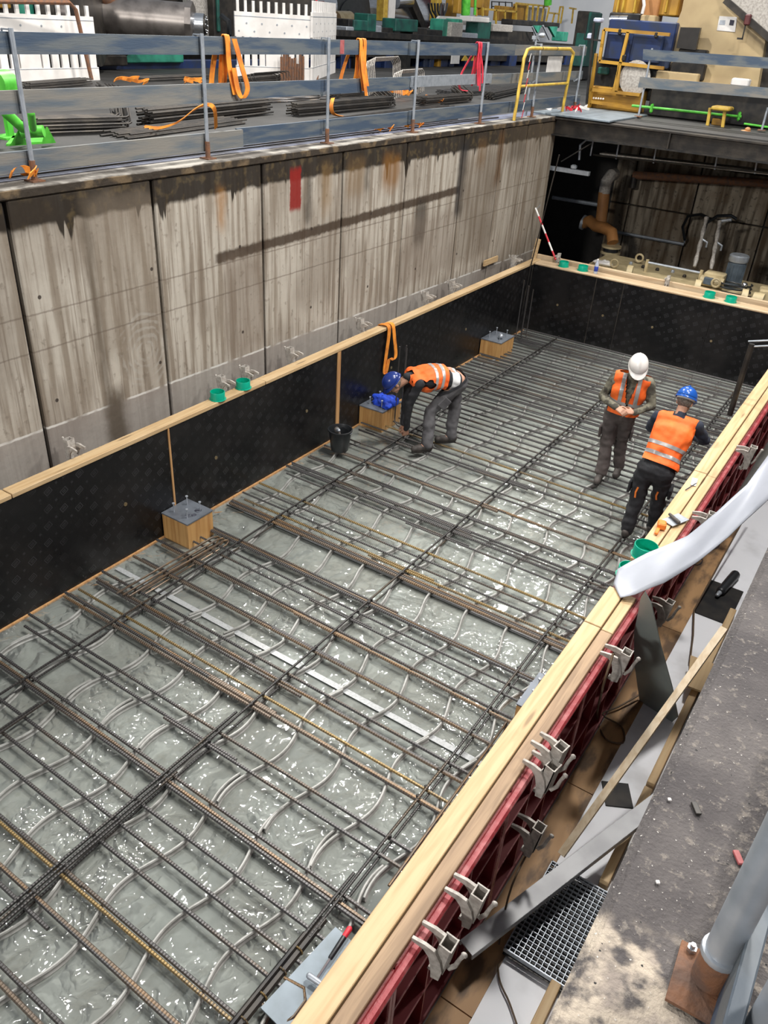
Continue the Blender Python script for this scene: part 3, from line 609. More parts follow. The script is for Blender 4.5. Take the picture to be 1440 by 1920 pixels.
# ================================================================== REINFORCEMENT
mat_ = thing('rebar_mat', 'tied mat of ribbed steel bars covering the whole slab', 'reinforcement', (2.27, 7, .06))
def bar_mesh(nm, L_, r, mat, ax='x', seg=6):
    v = (L_/2, 0, 0) if ax == 'x' else (0, L_/2, 0)
    me = MB().tube([tuple(-q for q in v), v], r, seg).mesh(nm, (0,0,0), True); me.materials.append(mat); SHARED.add(me.name); return me
BX = {k: bar_mesh('cross_bar', 4.36, r, M[m]) for k, r, m in (('n', .0145, 'rebar'), ('r', .0155, 'rebar_rusty'), ('g', .013, 'rebar_gold'), ('t', .0108, 'rebar'))}
BXs = {k: bar_mesh('cross_bar', 2.5, r, M[m]) for k, r, m in (('n', .0145, 'rebar'), ('r', .0155, 'rebar_rusty'), ('g', .013, 'rebar_gold'), ('t', .0108, 'rebar'))}
def pbar(me, loc, rz, name='cross_bar'):
    o = bpy.data.objects.new(name, me); COL.objects.link(o); o.parent = mat_
    o.location = Vector(loc)-ORG[mat_.name]; o.rotation_euler = (0, R.uniform(-.0012,.0012), rz); return o
ZB = .072
rows_ = [(1.00,'r'),(1.06,'n'),(1.373,'n'),(1.444,'r'),(1.618,'g'),(1.664,'n'),(1.923,'n'),(2.089,'n'),(2.28,'n'),
 (2.50,'n'),(2.525,'r'),(2.58,'n'),(2.96,'n'),(3.08,'n'),(3.435,'r'),(3.465,'n'),(3.49,'r'),(3.576,'g'),(3.76,'n'),(3.79,'r'),(3.894,'n'),
 (4.25,'r'),(4.28,'n'),(4.57,'r'),(4.60,'n'),(4.82,'t'),(4.92,'t'),(5.08,'n'),(5.106,'r'),(5.14,'n'),(5.63,'r'),(5.66,'n'),(5.69,'r'),(5.79,'g'),(5.90,'t'),(6.045,'t'),(6.175,'g'),
 (6.56,'t'),(6.70,'n'),(6.73,'t'),(6.79,'n'),(6.82,'t'),(7.06,'n'),(7.09,'t'),(7.40,'r'),(7.43,'n'),(7.70,'t'),(7.79,'t'),(8.10,'n'),(8.165,'t'),(8.30,'t'),(8.434,'g'),(8.622,'t')]
y = 8.77
while y < 13.55:
    rows_.append((y, 't' if R.random() < .7 else 'n'))
    if R.random() < .25: rows_.append((y+.045, 't'))
    y += .145+R.uniform(-.012, .012)
for y, k in rows_:
    rz = R.uniform(-.004, .004)-(.02 if y < 2.7 else 0.006 if y < 5 else 0)
    if y < 9 and R.random() < .35:
        x1 = R.uniform(1.33, 1.5); pbar(BXs[k], (x1, y, ZB), rz); pbar(BXs[k], (4.46-1.25-R.uniform(0,.05), y+.03*R.choice((-1,1)), ZB+.003), rz)
    else: pbar(BX[k], (2.27+R.uniform(-.05,.05), y, ZB+R.uniform(-.002,.002)), rz)
def long_bar(x, y0, y1, r, z, mname='rebar_y', name='long_bar', dx=0, label=None):
    n_ = max(2, int((y1-y0)/.8)); pts = [(x+dx*i/n_+.006*math.sin(i*1.7+x), y0+(y1-y0)*i/n_, z+.003*math.sin(i*2.1)) for i in range(n_+1)]
    return part(name, MB().tube(pts, r, 7), M[mname], mat_, True, label)
for x, z0, z1 in ((.765, .8, 13.4), (2.40, .8, 13.4), (3.965, 2.2, 13.4)):
    long_bar(x, z0, z1, .011, ZB+.024); long_bar(x+.028, z0+.3, z1-.2, .010, ZB-.022)
long_bar(2.365, .8, 3.3, .012, ZB+.022); long_bar(2.44, .8, 2.6, .010, ZB+.04)
long_bar(3.93, .6, 2.7, .011, ZB+.03)
long_bar(3.955, .6, 2.35, .026, ZB+.01, 'black_steel', label='thick black bar with yellow ties'); long_bar(3.925, .6, 2.2, .016, ZB+.035, 'black_steel')
for y in (1.62, 1.78, 1.95, 2.1):
    part('tie_wire', MB().lathe([(.034,0),(.036,.004),(.034,.008)], (3.955, y, ZB+.012), 10, (0,1,0)), M['rebar_gold'], mat_, label='yellow tie wire')
long_bar(1.09, .8, 2.44, .011, ZB+.024); long_bar(1.14, .8, 2.5, .010, ZB+.05, 'rebar_y')
# tie knots at crossings
kn = MB()
for x in (.765, 2.40, 3.965):
    for y, k in rows_:
        if R.random() < .45: kn.ell((x+R.uniform(-.01,.01), y+R.uniform(-.008,.008), ZB+.022), (.020,.017,.014), seg=6, rings=4)
part('tie_knots', kn, M['black_steel'], mat_, kind='stuff')
# U-bars
def ubar(name, label, pts_list, group=None, r=.010, mat='rebar_rusty'):
    xs = [p for pl in pts_list for p in pl]; c = sum((Vector(p) for p in xs), Vector())/len(xs)
    t = thing(name, label, 'reinforcement', (c.x, c.y, min(p[2] for p in xs)), group)
    for pl in pts_list: part('bent_bar', MB().tube(pl, r, 7), M[mat], t, True)
    return t
def u_end(x, y0, y1, z, z2, dx=0):
    return [(x, y0, z), (x+dx*.6, y1-.08, z), (x+dx*.9, y1-.02, z-.01), (x+dx, y1, z-.04), (x+dx, y1-.01, z2+.03), (x+dx, y1-.05, z2), (x+dx*.5, y0+.15, z2)]
ubar('bent_rebar_bundle', 'bundle of bent bars in front of the near left plywood box', [u_end(.50+.05*i, 3.72+.03*i, 5.02+.02*i, .125-.012*i, .05, .06) for i in range(3)], 'bent bar bundles')
ubar('bent_rebar_bundle', 'bundle of bent bars beside the plywood box at the right rail', [u_end(4.20+.045*i, 2.7-.1*i, 4.42+.04*i, .20+.02*i, .06, -.02) for i in range(4)], 'bent bar bundles')
ubar('bent_rebar_bundle', 'short bent bars lying near the hammer', [[(3.99,1.93,.09),(4.12,1.95,.09),(4.17,1.90,.09),(4.17,1.80,.09),(4.13,1.70,.07)], [(3.98,1.75,.08),(4.08,1.76,.08),(4.14,1.70,.08),(4.13,1.55,.07)]], 'bent bar bundles')
for (bx, by, hs, lb) in ((.41, 8.62, (1.16, 1.12, 1.2), 'upright bent bars beside the box with the blue cloth'), (.17, 12.98, (1.10, 1.0, 1.02, .95), 'upright bent bars beside the far plywood box')):
    pl = []
    for i, h in enumerate(hs):
        x = bx+.05*i; yy = by+.10*(i%2)
        pl.append([(x, yy, h), (x, yy, .14), (x+.02, yy-.02, .08), (x+.08, yy-.05, .06), (x+.55, yy-.12, .06)])
    ubar('upright_rebar', lb, pl, 'upright starter bars', .010, 'rebar')
single('tall_rod', MB().tube([(-.02,13.5,.02),(.03,13.5,1.2),(.23,13.5,3.06)], .010, 7), M['dark_steel'], 'tall thin rod standing in the far left formwork corner', 'rod', smooth=True)
# right far corner pole with two pins
t = thing('steel_prop', 'dark upright pole with two pins leaning by the far right formwork', 'pole', (4.42, 9.3, .1))
part('pole', MB().tube([at(1368,778,'y',9.6), at(1410,645,'y',9.6)], .032, 12), M['dark_steel'], t, True)
for dv in (0, 10): part('pin', MB().tube([at(1403,640+dv,'y',9.6), at(1450,638+dv,'y',9.6)], .010, 6), M['galv'], t, True)
# wavy spacers
def wavy(y0, y1):
    pts = []; n_ = int((y1-y0)/.05)
    for i in range(n_+1):
        y = y0+(y1-y0)*i/n_; pts.append(((.052*math.cos(2*PI*(y-3.25)/.965)), y))
    m = MB(); wdt = .008
    def strip(w0, w1, z0, z1):
        V = []
        for i, (x, y) in enumerate(pts):
            a_ = Vector(pts[max(i-1,0)]); b_ = Vector(pts[min(i+1,n_)]); t_ = (b_-a_).normalized(); nn_ = Vector((t_.y, -t_.x))
            for s_, z in ((-w0, z0), (w0, z0), (w1, z1), (-w1, z1)): V.append((x+nn_.x*s_, y+nn_.y*s_, z))
        F = [(3,2,1,0), (4*n_, 4*n_+1, 4*n_+2, 4*n_+3)]
        for i in range(n_):
            for k in range(4): F.append((4*i+k, 4*i+(k+1)%4, 4*i+4+(k+1)%4, 4*i+4+k))
        m.add(V, F)
    strip(.013, .005, .008, .018); strip(.0045, .0045, .017, .044); strip(.005, .011, .042, .047); strip(.011, .005, .047, .055)
    return m
rown = ['first', 'second', 'third', 'fourth', 'fifth', 'sixth', 'seventh', 'eighth', 'ninth', 'tenth']
places = [(.7, 2.9, 'at the near end'), (2.62, 4.05, 'behind the near end'), (3.93, 5.95, 'level with the near plywood boxes'), (5.85, 7.9, 'level with the black bucket'), (7.8, 9.85, 'level with the workers'), (9.75, 11.8, 'beyond the workers'), (11.7, 13.5, 'at the far formwork')]
for j, (a, b, lab) in enumerate(places):
    me = None
    for i, x in enumerate((.33, .78, 1.20, 1.63, 2.05, 2.44, 2.83, 3.26, 3.68, 4.10)):
        if x < .6 and j in (2, 4, 6) : continue
        x0 = x-.015+(.018 if j % 2 else 0)+R.uniform(-.012,.012)
        if me is None:
            base_ = wavy(a, b); m0 = base_.mesh('wavy_spacer', (0, (a+b)/2, 0), False); m0.materials.append(M['spacer']); me = m0
        o = bpy.data.objects.new('wavy_spacer', me); COL.objects.link(o); o.location = (x0, (a+b)/2+R.uniform(-.05,.05)*(1 if j != 1 else .4), .001)
        o['label'] = 'wavy grey spacer strip, %s from the left formwork, %s' % (rown[i], lab); o['category'] = 'spacer'; o['group'] = 'wavy spacer strips under the bars'
# ------------------------------------------------------------------ plywood boxes
def bolt_mb(x, y, z, h): return MB().cyl((x,y,z), (x,y,z+h), .006, 8).lathe([(.014,0),(.016,.004),(.014,.012),(.002,.014)], (x,y,z+h), 8)
def plybox(x0, x1, y0, y1, h, label, bolts=True, extra=None):
    t = thing('plywood_box', label, 'box', ((x0+x1)/2, (y0+y1)/2, 0), 'plywood boxes on the slab')
    b = .018
    part('side_panel', MB().bb(x0, x1, y0, y0+b, 0, h), M['ply'], t); part('side_panel', MB().bb(x0, x1, y1-b, y1, 0, h), M['ply'], t)
    part('side_panel', MB().bb(x1-b, x1, y0+b, y1-b, 0, h), M['ply'], t); part('side_panel', MB().bb(x0, x0+b, y0+b, y1-b, 0, h), M['ply'], t)
    part('steel_plate', MB().bb(x0-.004, x1+.006, y0-.006, y1+.006, h, h+.014), M['sheet_d'], t, label='blue grey steel plate')
    if bolts:
        for fx in (.24, .76):
            for fy in (.24, .76): part('bolt', bolt_mb(x0+(x1-x0)*fx, y0+(y1-y0)*fy, h+.012, .10), M['galv'], t)
    return t
n_ = NT('blue_grey_plate'); p_ = n_.pos()
M['sheet_d'] = n_.done(n_.mix(n_.ss(n_.noise(p_, 5, 4), .4, .7), (.17,.19,.22), (.11,.12,.14)), .4, .4)
b1 = plybox(0.012, .375, 4.76, 5.12, .30, 'plywood box with four upright bolts in front of the left black formwork')
scr = MB()
for c_, r_ in (((.27,5.02,.3155), .035), ((.30,4.93,.3155), .024)):
    for s_ in range(3): scr.tube([(c_[0]+(r_-.008*s_)*math.cos(a_*.6), c_[1]+(r_-.008*s_)*math.sin(a_*.6+s_), c_[2]) for a_ in range(11)], .0022, 4)
scr.tube([(.22,4.90,.3155),(.24,4.86,.3155),(.26,4.91,.3155),(.28,4.86,.3155),(.31,4.90,.3155)], .0022, 4)
part('ink_scribble', scr, M['ink'], b1, label='hand-drawn ink scribble')
b2 = plybox(0.012, .385, 8.335, 8.80, .295, 'plywood box carrying a crumpled blue cloth beside the bending worker')
b3 = plybox(0.012, .385, 11.89, 12.40, .30, 'farthest left plywood box near the upright bars')
b4 = plybox(4.20, W-.004, 4.52, 4.95, .30, 'plywood box half hidden behind the right timber rail')
b5 = plybox(4.20, W-.004, .9, 1.62, .22, 'plywood box corner at the very bottom of the right rail', bolts=False)
plybox(4.24, W-.004, 9.95, 10.4, .30, 'plywood box half hidden at the foot of the upright pole')
single('round_cap', MB().ell((.27, 12.10, .355), (.045,.045,.04)), M['galv'], 'shiny round cap on the farthest left plywood box', 'cap', smooth=True)
t = thing('steel_bracket', 'blue grey bracket with bolts clamped on the right plywood box', 'bracket', (4.32, 4.75, .31))
part('plate', MB().box((4.34, 4.66, .33), (.24, .30, .02), (0,0,.2)), M['sheet_d'], t)
part('upright', MB().box((4.40, 4.80, .40), (.20, .02, .16), (0,0,.3)).box((4.40, 4.64, .40), (.20, .02, .16), (0,0,.3)), M['sheet_d'], t)
for x, y in ((4.34,4.9),(4.28,4.72),(4.44,4.74)): part('bolt', bolt_mb(x, y, .33, .13), M['galv'], t)
single('white_plate', MB().box((4.17, 2.02, .085), (.30, .62, .012), (.0,.03,-.10)), M['sheet_blue'], 'pale steel plate lying under the hammer at the right rail', 'plate')
t = thing('hammer', 'claw hammer with red and black handle lying on the pale plate', 'hammer', (4.15, 2.15, .11))
ha, hb = at(592,1838,'z',.14), at(655,1742,'z',.16); hd = (hb-ha).normalized()
part('shaft', MB().cyl(ha, ha+hd*.17, .009, 8), M['silver'], t, True); part('grip', MB().caps(ha+hd*.15, ha+hd*.29, .015, .017), M['black_pl'], t, True)
part('grip_end', MB().caps(ha+hd*.29, hb, .017, .018), M['redwhite_r'], t, True, 'red end of the grip')
hs_ = hd.cross(Vector((0,0,1)))
part('head', MB().caps(ha-hs_*.045, ha+hs_*.045, .019, .016).bar(ha+hs_*.04, ha+hs_*.085+hd*.02, .028, .012), M['galv'], t, True)
# blue cloth
cl = MB().ell((.24, 8.60, .345), (.17,.16,.10), seg=44, rings=28).ell((.32, 8.50, .34), (.11,.08,.06)).ell((.17,8.68,.34), (.09,.09,.05))
for i, v in enumerate(cl.v):
    n0 = mnoise.noise(v*7)*.05+(.5-abs(mnoise.noise(v*13)))*.05-.02; dirv = (v-Vector((.24,8.6,.33))).normalized(); cl.v[i] = v+dirv*n0
    if cl.v[i].z < .313: cl.v[i].z = .313
single('blue_cloth', cl, M['blue_cloth'], 'crumpled bright blue cloth lying on the middle plywood box', 'cloth', smooth=True)
# bucket
t = thing('bucket', 'black plastic builder bucket standing on the bars near the left formwork', 'bucket', (.33, 7.45, .085))
part('body', MB().lathe([(.001,.0),(.105,.0),(.112,.01),(.145,.27),(.158,.275),(.158,.29),(.146,.292),(.138,.27),(.105,.015),(.001,.012)], (.33,7.45,.085), 28), M['black_pl'], t, True)
part('handle', MB().tube([(.33+.152*math.cos(a), 7.45+.152*math.sin(a), .085+.26-.10*math.sin(a-.3 if a>.3 else 0)) for a in [i*PI/14 for i in range(15)]], .004, 6), M['galv'], t, True)
t = thing('tying_tool', 'grey hand tool standing inside the black bucket', 'tool', (.33, 7.45, .1))
part('body', MB().caps((.36,7.46,.12), (.30,7.42,.37), .03, .035), M['glove'], t, True); part('head', MB().caps((.30,7.42,.37), (.36,7.38,.39), .028, .02), M['galv'], t, True)
# ------------------------------------------------------------------ green rings
def cup(x, y, z, label, r=.078, h=.085, gr='green plastic rings on the formwork tops'):
    t = thing('pipe_ring', label, 'plastic ring', (x, y, z), gr)
    part('wall', MB().lathe([(r-.006,.004),(r,.004),(r,h-.004),(r-.002,h),(r-.006,h),(r-.006,.004)], (x,y,z), 30), M['green_cup'], t, True)
    part('flange', MB().lathe([(.001,0),(r+.012,0),(r+.012,.005),(.001,.006)], (x,y,z), 30), M['green_cup'], t, True)
cup(-.052, 5.72, 1.255, 'nearer green plastic ring on the left pine rail'); cup(-.052, 6.12, 1.255, 'farther green plastic ring on the left pine rail')
for i, x in enumerate((.52, .88, 3.06, 3.40)):
    cup(x, 13.80, 1.252, ['leftmost green ring on the far formwork rail', 'green ring beside the water bottle on the far rail', 'third green ring from the left on the far rail', 'rightmost green ring on the far formwork rail'][i], .085)
cup(4.60, 5.36, 1.25, 'nearer green ring behind the white sheeting end', .085); cup(4.61, 5.72, 1.25, 'farther green ring behind the white sheeting end', .095, .10)
t = thing('water_bottle', 'clear water bottle with blue label on the far formwork rail', 'bottle', (1.12, 13.78, 1.252))
part('body', MB().lathe([(.001,0),(.032,.0),(.034,.02),(.034,.15),(.014,.21),(.014,.225)], (1.12,13.78,1.252), 18), M['bottle'], t, True)
part('label_band', MB().lathe([(.0345,.04),(.0352,.041),(.0352,.12),(.0345,.121)], (1.12,13.78,1.252), 18), M['bottle_label'], t, True, 'blue printed label'); part('cap', MB().cyl((1.12,13.78,1.475),(1.12,13.78,1.495),.016,12), M['white_pl'], t)
# ------------------------------------------------------------------ clamps (local frame: x outward, z up)
def make_clamp():
    t = thing('formwork_clamp', 'x', 'clamp', (0,0,0), 'grey formwork clamps')
    # hollow square body
    bd = MB(); w0, h0, th = .066, .20, .007
    for sx in (-1, 1): bd.box((.05+sx*(w0-th)/2, 0, .0), (th, w0+.01, h0), (0, .12, 0))
    for sy in (-1, 1): bd.box((.05, sy*(w0+.01-th)/2, .0), (w0, th, h0), (0, .12, 0))
    part('body', bd, M['galv_dirty'], t)
    for sy in (-1, 1):
        j = MB(); y = sy*.046
        pl = [(-.10,.050),(-.03,.062),(.02,.055),(.055,.0),(.07,-.06),(.06,-.14),(.02,-.15),(.012,-.07),(-.005,-.01),(-.035,.022),(-.10,.030)]
        j.prism([(x_, y-.008, z_) for x_, z_ in pl], (0, .016, 0)); part('jaw', j, M['galv_dirty'], t)
    lv = MB().tube([(.05,0,-.07),(.085,0,-.085),(.11,0,-.04),(.125,.0,.03),(.14,0,.075)], [.014,.013,.012,.010,.011], 8).ell((.142,0,.08), (.016,.012,.016), seg=8, rings=6)
    part('lever', lv, M['galv_dirty'], t, True)
    part('wedge', MB().bar((.03,0,-.06), (.0,0,-.16), .022, .018).box((0,0,-.165), (.035,.03,.022), (0,.2,0)), M['galv_dirty'], t)
    return t
ck = make_clamp()
rl = [(4.855, 2.28, 1.215, 'cement-caked clamp on the red formwork, second from the bottom of the photo', .0), (4.855, 1.98, 1.215, 'cement-caked clamp nearest to the viewer on the red formwork', .0),
      (4.85, 4.40, 1.22, 'pale clamp on the red formwork above the cable loop', 0), (4.85, 6.63, 1.22, 'grey clamp on the red formwork beside the orange tape measure', .2), (4.85, 8.28, 1.22, 'big grey clamp on the red formwork right of the orange-vested back', .15)]
for i, (x, y, z, lb, rz) in enumerate(rl):
    if i == 0: o = ck; o.location = (x, y, z); o['label'] = lb; o.rotation_euler = (0,0,rz)
    else: dup(ck, (x, y, z), (0,0,rz), lb)
    
for (u, v, lb) in ((1015,1445,'dark clamp low on the red ribs above the floor cable'), (990,1560,'lowest clamp on the red ribs near the aluminium channel'), (1238,1140,'clamp low on the red ribs just under the white sheeting'), (1030,1410,'upper clamp of the pair on the red ribs')):
    p = at(u, v, 'x', 4.84); dup(ck, p, (0, 0, R.uniform(-.2,.2)), lb)
for i, (y, lb) in enumerate(((3.98,'nearest clamp peeking over the left pine rail'), (5.97,'clamp behind the two green rings, nearer one'), (6.35,'clamp behind the two green rings, farther one'), (7.15,'clamp behind the left pine rail before the orange sling'), (8.62,'clamp behind the left rail beside the orange sling'), (10.3,'clamp behind the left rail, second from the far end'), (11.1,'clamp behind the left rail, third from the far corner'), (13.3,'cement-caked clamp at the far left corner'))):
    dup(ck, (-.17, y, 1.29), (0, 0, PI), lb)
for x, lb in ((.02, 'clamp on the far rail beside the striped pole'), (2.0, 'clamp on the far rail in front of the pump')):
    dup(ck, (x+.3, 13.99, 1.33), (0, 0, PI/2), lb, scale=(.7,.7,.7))
# tape measure and small tools on the right rail
t = thing('tape_measure', 'orange tape measure hanging over the right pine rail', 'tape measure', (4.60, 6.25, 1.25))
part('case', MB().box((4.595,6.22,1.285), (.07,.09,.06), (0,0,.3), .01), M['orange_pl'], t); part('hook', MB().box((4.59,6.12,1.27), (.03,.10,.02), (0,0,.1), .004), M['orange_pl'], t)
t = thing('trowel_float', 'small grey trowel lying on the rail beside the tape measure', 'tool', (4.63, 6.4, 1.26))
part('blade', MB().box((4.66,6.42,1.262), (.12,.22,.006), (0,0,-.4)), M['galv'], t); part('handle', MB().caps((4.60,6.44,1.285), (4.70,6.36,1.285), .014, .016), M['glove'], t, True)
t = thing('pencil_note', 'folded white paper and pencil on the rail right of the blue-helmeted worker', 'paper', (4.6, 7.2, 1.255))
part('paper_sheet', MB().box((4.60,7.24,1.258), (.05,.16,.004), (0,0,.15)), M['paper'], t); part('pencil', MB().cyl((4.58,7.02,1.262),(4.625,7.22,1.262),.005,6), M['ink'], t)
# orange sling on left rail
def sling(name, label, paths, wd=.06, mat='orange_web', side=(0,1,0), group='webbing slings', th=.008):
    P_ = [Vector(p) for pl in paths for p in pl]; c = sum(P_, Vector())/len(P_)
    t = thing('lifting_sling', label, 'sling', (c.x, c.y, min(p.z for p in P_)), group)
    for pl in paths: part('web_band', MB().ribbon(smooth_path(pl), wd, th, side), M[mat], t, True)
    return t
sling('sling', 'orange webbing sling hanging over the left pine rail above the bending worker',
      [[(-.13,8.92,1.24),(-.10,8.92,1.27),(.015,8.93,1.27),(.035,8.93,1.15),(.03,8.90,.85),(.03,8.88,.63),(.05,8.90,.60)], [(-.13,9.0,1.24),(-.05,9.0,1.275),(.03,9.02,1.26),(.05,9.06,1.05),(.05,9.12,.82),(.06,9.06,.76),(.05,8.96,.80),(.04,8.92,.63),(.035,8.9,.60)]], .07)
# ================================================================== PEOPLE
def remesh(mb, vox, smooth=4, nz=0, nsc=9):
    me = mb.mesh('tmp'); o = bpy.data.objects.new('tmp', me); COL.objects.link(o)
    m1 = o.modifiers.new('r', 'REMESH'); m1.mode = 'VOXEL'; m1.voxel_size = vox
    m2 = o.modifiers.new('s', 'SMOOTH'); m2.factor = .5; m2.iterations = smooth
    dg = bpy.context.evaluated_depsgraph_get(); dg.update()
    out = bpy.data.meshes.new_from_object(o.evaluated_get(dg)); bpy.data.objects.remove(o); bpy.data.meshes.remove(me)
    if nz:
        ns = [v.normal.copy() for v in out.vertices]
        for v, n in zip(out.vertices, ns):
            q = v.co*nsc; v.co += n*(nz*(mnoise.noise(Vector((q.x, q.y, q.z*1.6)))+.5*mnoise.noise(q*2.3)))
    for p in out.polygons: p.use_smooth = True
    return out
def cut(me, cuts, off=0):
    bm = bmesh.new(); bm.from_mesh(me)
    for co, no in cuts:
        g_ = bm.verts[:]+bm.edges[:]+bm.faces[:]
        bmesh.ops.bisect_plane(bm, geom=g_, plane_co=co, plane_no=no, clear_outer=True)
    if off:
        bm.normal_update()
        for v in bm.verts: v.co += v.normal*off
    out = bpy.data.meshes.new('cutmesh'); bm.to_mesh(out); bm.free()
    for p in out.polygons: p.use_smooth = True
    return out
def hand(mb, wr, d, nrm, side, curl=.7, s=1.0):
    'wrist point, direction of fingers, palm normal (towards which fingers curl), thumb side vector'
    d = d.normalized(); nrm = (nrm-d*nrm.dot(d)).normalized(); sv = (side-d*side.dot(d)-nrm*side.dot(nrm)).normalized()
    for k in (-1.5, -.5, .5, 1.5): mb.caps(wr+d*.012*s+sv*k*.012*s, wr+d*.088*s+sv*k*.018*s, .013*s, .0125*s, 8)
    for k, ln in zip((1.5, .5, -.5, -1.5), (.92, 1.0, .95, .78)):
        p = wr+d*.088*s+sv*k*.0195*s; a = .15; r = .0095*s
        for seg in (.040, .028, .022):
            a += curl*.55; q = p+(d*math.cos(a)+nrm*math.sin(a)+sv*k*.03)*seg*ln*s; mb.caps(p, q, r, r*.9, 8); p = q; r *= .9
    p = wr+d*.02*s+sv*.022*s; q = p+(d*.55+sv*.75+nrm*.25).normalized()*.042*s; mb.caps(p, q, .0135*s, .0115*s, 8)
    r_ = q+(d*.85+sv*.3+nrm*.45).normalized()*.036*s; mb.caps(q, r_, .0115*s, .0095*s, 8); mb.caps(r_, r_+(d*.8+nrm*.6).normalized()*.024*s, .0095*s, .0085*s, 8)
def boot(an, toe, sole_z=None):
    up = Vector((0,0,1)); d = (toe-an); d.z = 0; d.normalize(); m = MB(); sz = sole_z if sole_z is not None else toe.z-.045
    heel = Vector((an.x, an.y, 0))-d*.045; 
    hb = Vector((heel.x, heel.y, sz+.045)); tb = Vector((an.x, an.y, sz+.042))+d*.175
    m.caps(hb, tb, .043, .041, 12); m.caps(Vector((an.x,an.y,sz+.06)), Vector((an.x,an.y,max(an.z,sz+.10)+.04)), .052, .052, 12)
    m.caps(hb+Vector((0,0,.02)), tb+Vector((0,0,.012))-d*.05, .045, .042, 12)
    s_ = MB(); r = Vector((-d.y, d.x, 0)); pl = []
    for a in range(20):
        t = 2*PI*a/20; c = math.cos(t); pl.append(Vector((an.x,an.y,sz))+d*(.066+.142*c)+r*(.048*math.sin(t)*(1.0 if c > -.2 else .85)))
    s_.prism(pl, (0,0,.026)); return m, s_
def person(name, label, J, C):
    root = thing('person', label, 'person', (J['an'][0].x, J['an'][0].y, 0), 'workers on the slab')
    hips = J['hips']; kn = J['kn']; an = J['an']; sh = J['sh']; el = J['el']; wr = J['wr']; nk = J['nk']; hd = J['hd']; hf_ = J['hf'].normalized(); hu = J['hu'].normalized()
    pc = (hips[0]+hips[1])/2; cc = (sh[0]+sh[1])/2; sp = (cc-pc).normalized(); lat = (sh[0]-sh[1]).normalized(); lh = (hips[0]-hips[1]).normalized()
    ch = cc-sp*.14
    fw = sp.cross(lat); 
    if fw.dot(J['fw']) < 0: fw = -fw
    def torso(m, e, low=True, shoulders=True):
        if low: m.caps(pc+lh*.07, pc-lh*.07, .115+e, .115+e)
        wst = lerp(pc, cc, .42)+J.get('bend', Vector())
        m.caps(pc+lh*.06, wst+lat*.055, .112+e, .108+e); m.caps(pc-lh*.06, wst-lat*.055, .112+e, .108+e)
        m.caps(wst+lat*.055, ch+lat*.085, .108+e, .115+e); m.caps(wst-lat*.055, ch-lat*.085, .108+e, .115+e); m.caps(wst, ch, .12+e, .12+e)
        m.caps(ch+lat*.085, cc+lat*.13-sp*.02, .105+e, .062+e); m.caps(ch-lat*.085, cc-lat*.13-sp*.02, .105+e, .062+e)
        if shoulders: m.caps(cc+lat*.15, cc-lat*.15, .058+e, .058+e); m.caps(cc, nk, .075+e, .058+e*.6)
    # body: one continuous surface
    b = MB(); torso(b, -.012)
    for i in (0, 1):
        b.caps(hips[i], kn[i], .078, .056); b.caps(kn[i], an[i], .056, .042); b.caps(an[i], an[i]+Vector((J['toe'][i]-an[i]).normalized())*.12-Vector((0,0,.03)), .04, .03)
        b.caps(sh[i], el[i], .046, .038); b.caps(el[i], wr[i], .038, .027)
        hand(b, wr[i], J['hdir'][i], J['hn'][i], J['hside'][i], J.get('curl', .8))
    rt = hu.cross(hf_).normalized(); rot = Matrix((rt, hf_, hu)).transposed()
    b.caps(nk-sp*.03, hd-hu*.05-hf_*.02, .056, .052)
    b.ell(hd+hu*.02, (.075,.092,.095), rot); b.ell(hd-hu*.045+hf_*.028, (.058,.062,.062), rot); b.ell(hd-hu*.095+hf_*.055, (.028,.025,.022), rot)
    b.ell(hd-hu*.012+hf_*.098, (.013,.02,.026), rot, 8, 6); b.ell(hd-hu*.028+hf_*.104, (.018,.014,.012), rot, 8, 6)
    b.ell(hd+hu*.022+hf_*.082, (.055,.016,.012), rot, 10, 6); b.ell(hd-hu*.058+hf_*.085, (.026,.012,.008), rot, 8, 6)
    for s_ in (-1, 1): b.ell(hd-hu*.01+rt*s_*.076-hf_*.01, (.010,.022,.033), rot, 8, 6)
    part('body', remesh(b, .0065, 3), M['skin'], root)
    for s_ in (-1, 1): part('eye', MB().ell(hd+hu*.004+hf_*.083+rt*s_*.031, (.013,.010,.010), rot, 10, 6), M['white_cloth'], root, True)
    part('mouth', MB().ell(hd-hu*.058+hf_*.094, (.024,.006,.005), rot, 8, 6), M['maroon'], root, True)
    part('hair', MB().ell(hd+hu*.012-hf_*.018, (.082,.088,.088), rot), M['hair'], root, True)
    # trousers
    tr = MB(); tr.caps(pc+lh*.065, pc-lh*.065, .128, .128); tr.caps(pc+lh*.05+sp*.07, pc-lh*.05+sp*.07, .115, .115)
    for i in (0, 1):
        tr.caps(hips[i], kn[i], .108, .080, 14); tr.caps(kn[i], lerp(kn[i], an[i], 1.0), .080, .074, 14); k_ = lerp(hips[i], kn[i], .55); 
        tr.ell(k_+(hips[i]-pc).normalized()*.055, (.05,.05,.07))
    tm = remesh(tr, .011, 5, .016, 8); wp = pc+sp*C.get('waist', .10); wn = (sp+Vector((0,0,1.3)) if sp.z < .6 else sp).normalized()
    part('trousers', cut(tm, [(wp, wn)]), M[C['trousers']], root)
    part('belt', cut(tm, [(wp, wn), (wp-wn*.032, -wn)], .006), M['black_cloth'], root)
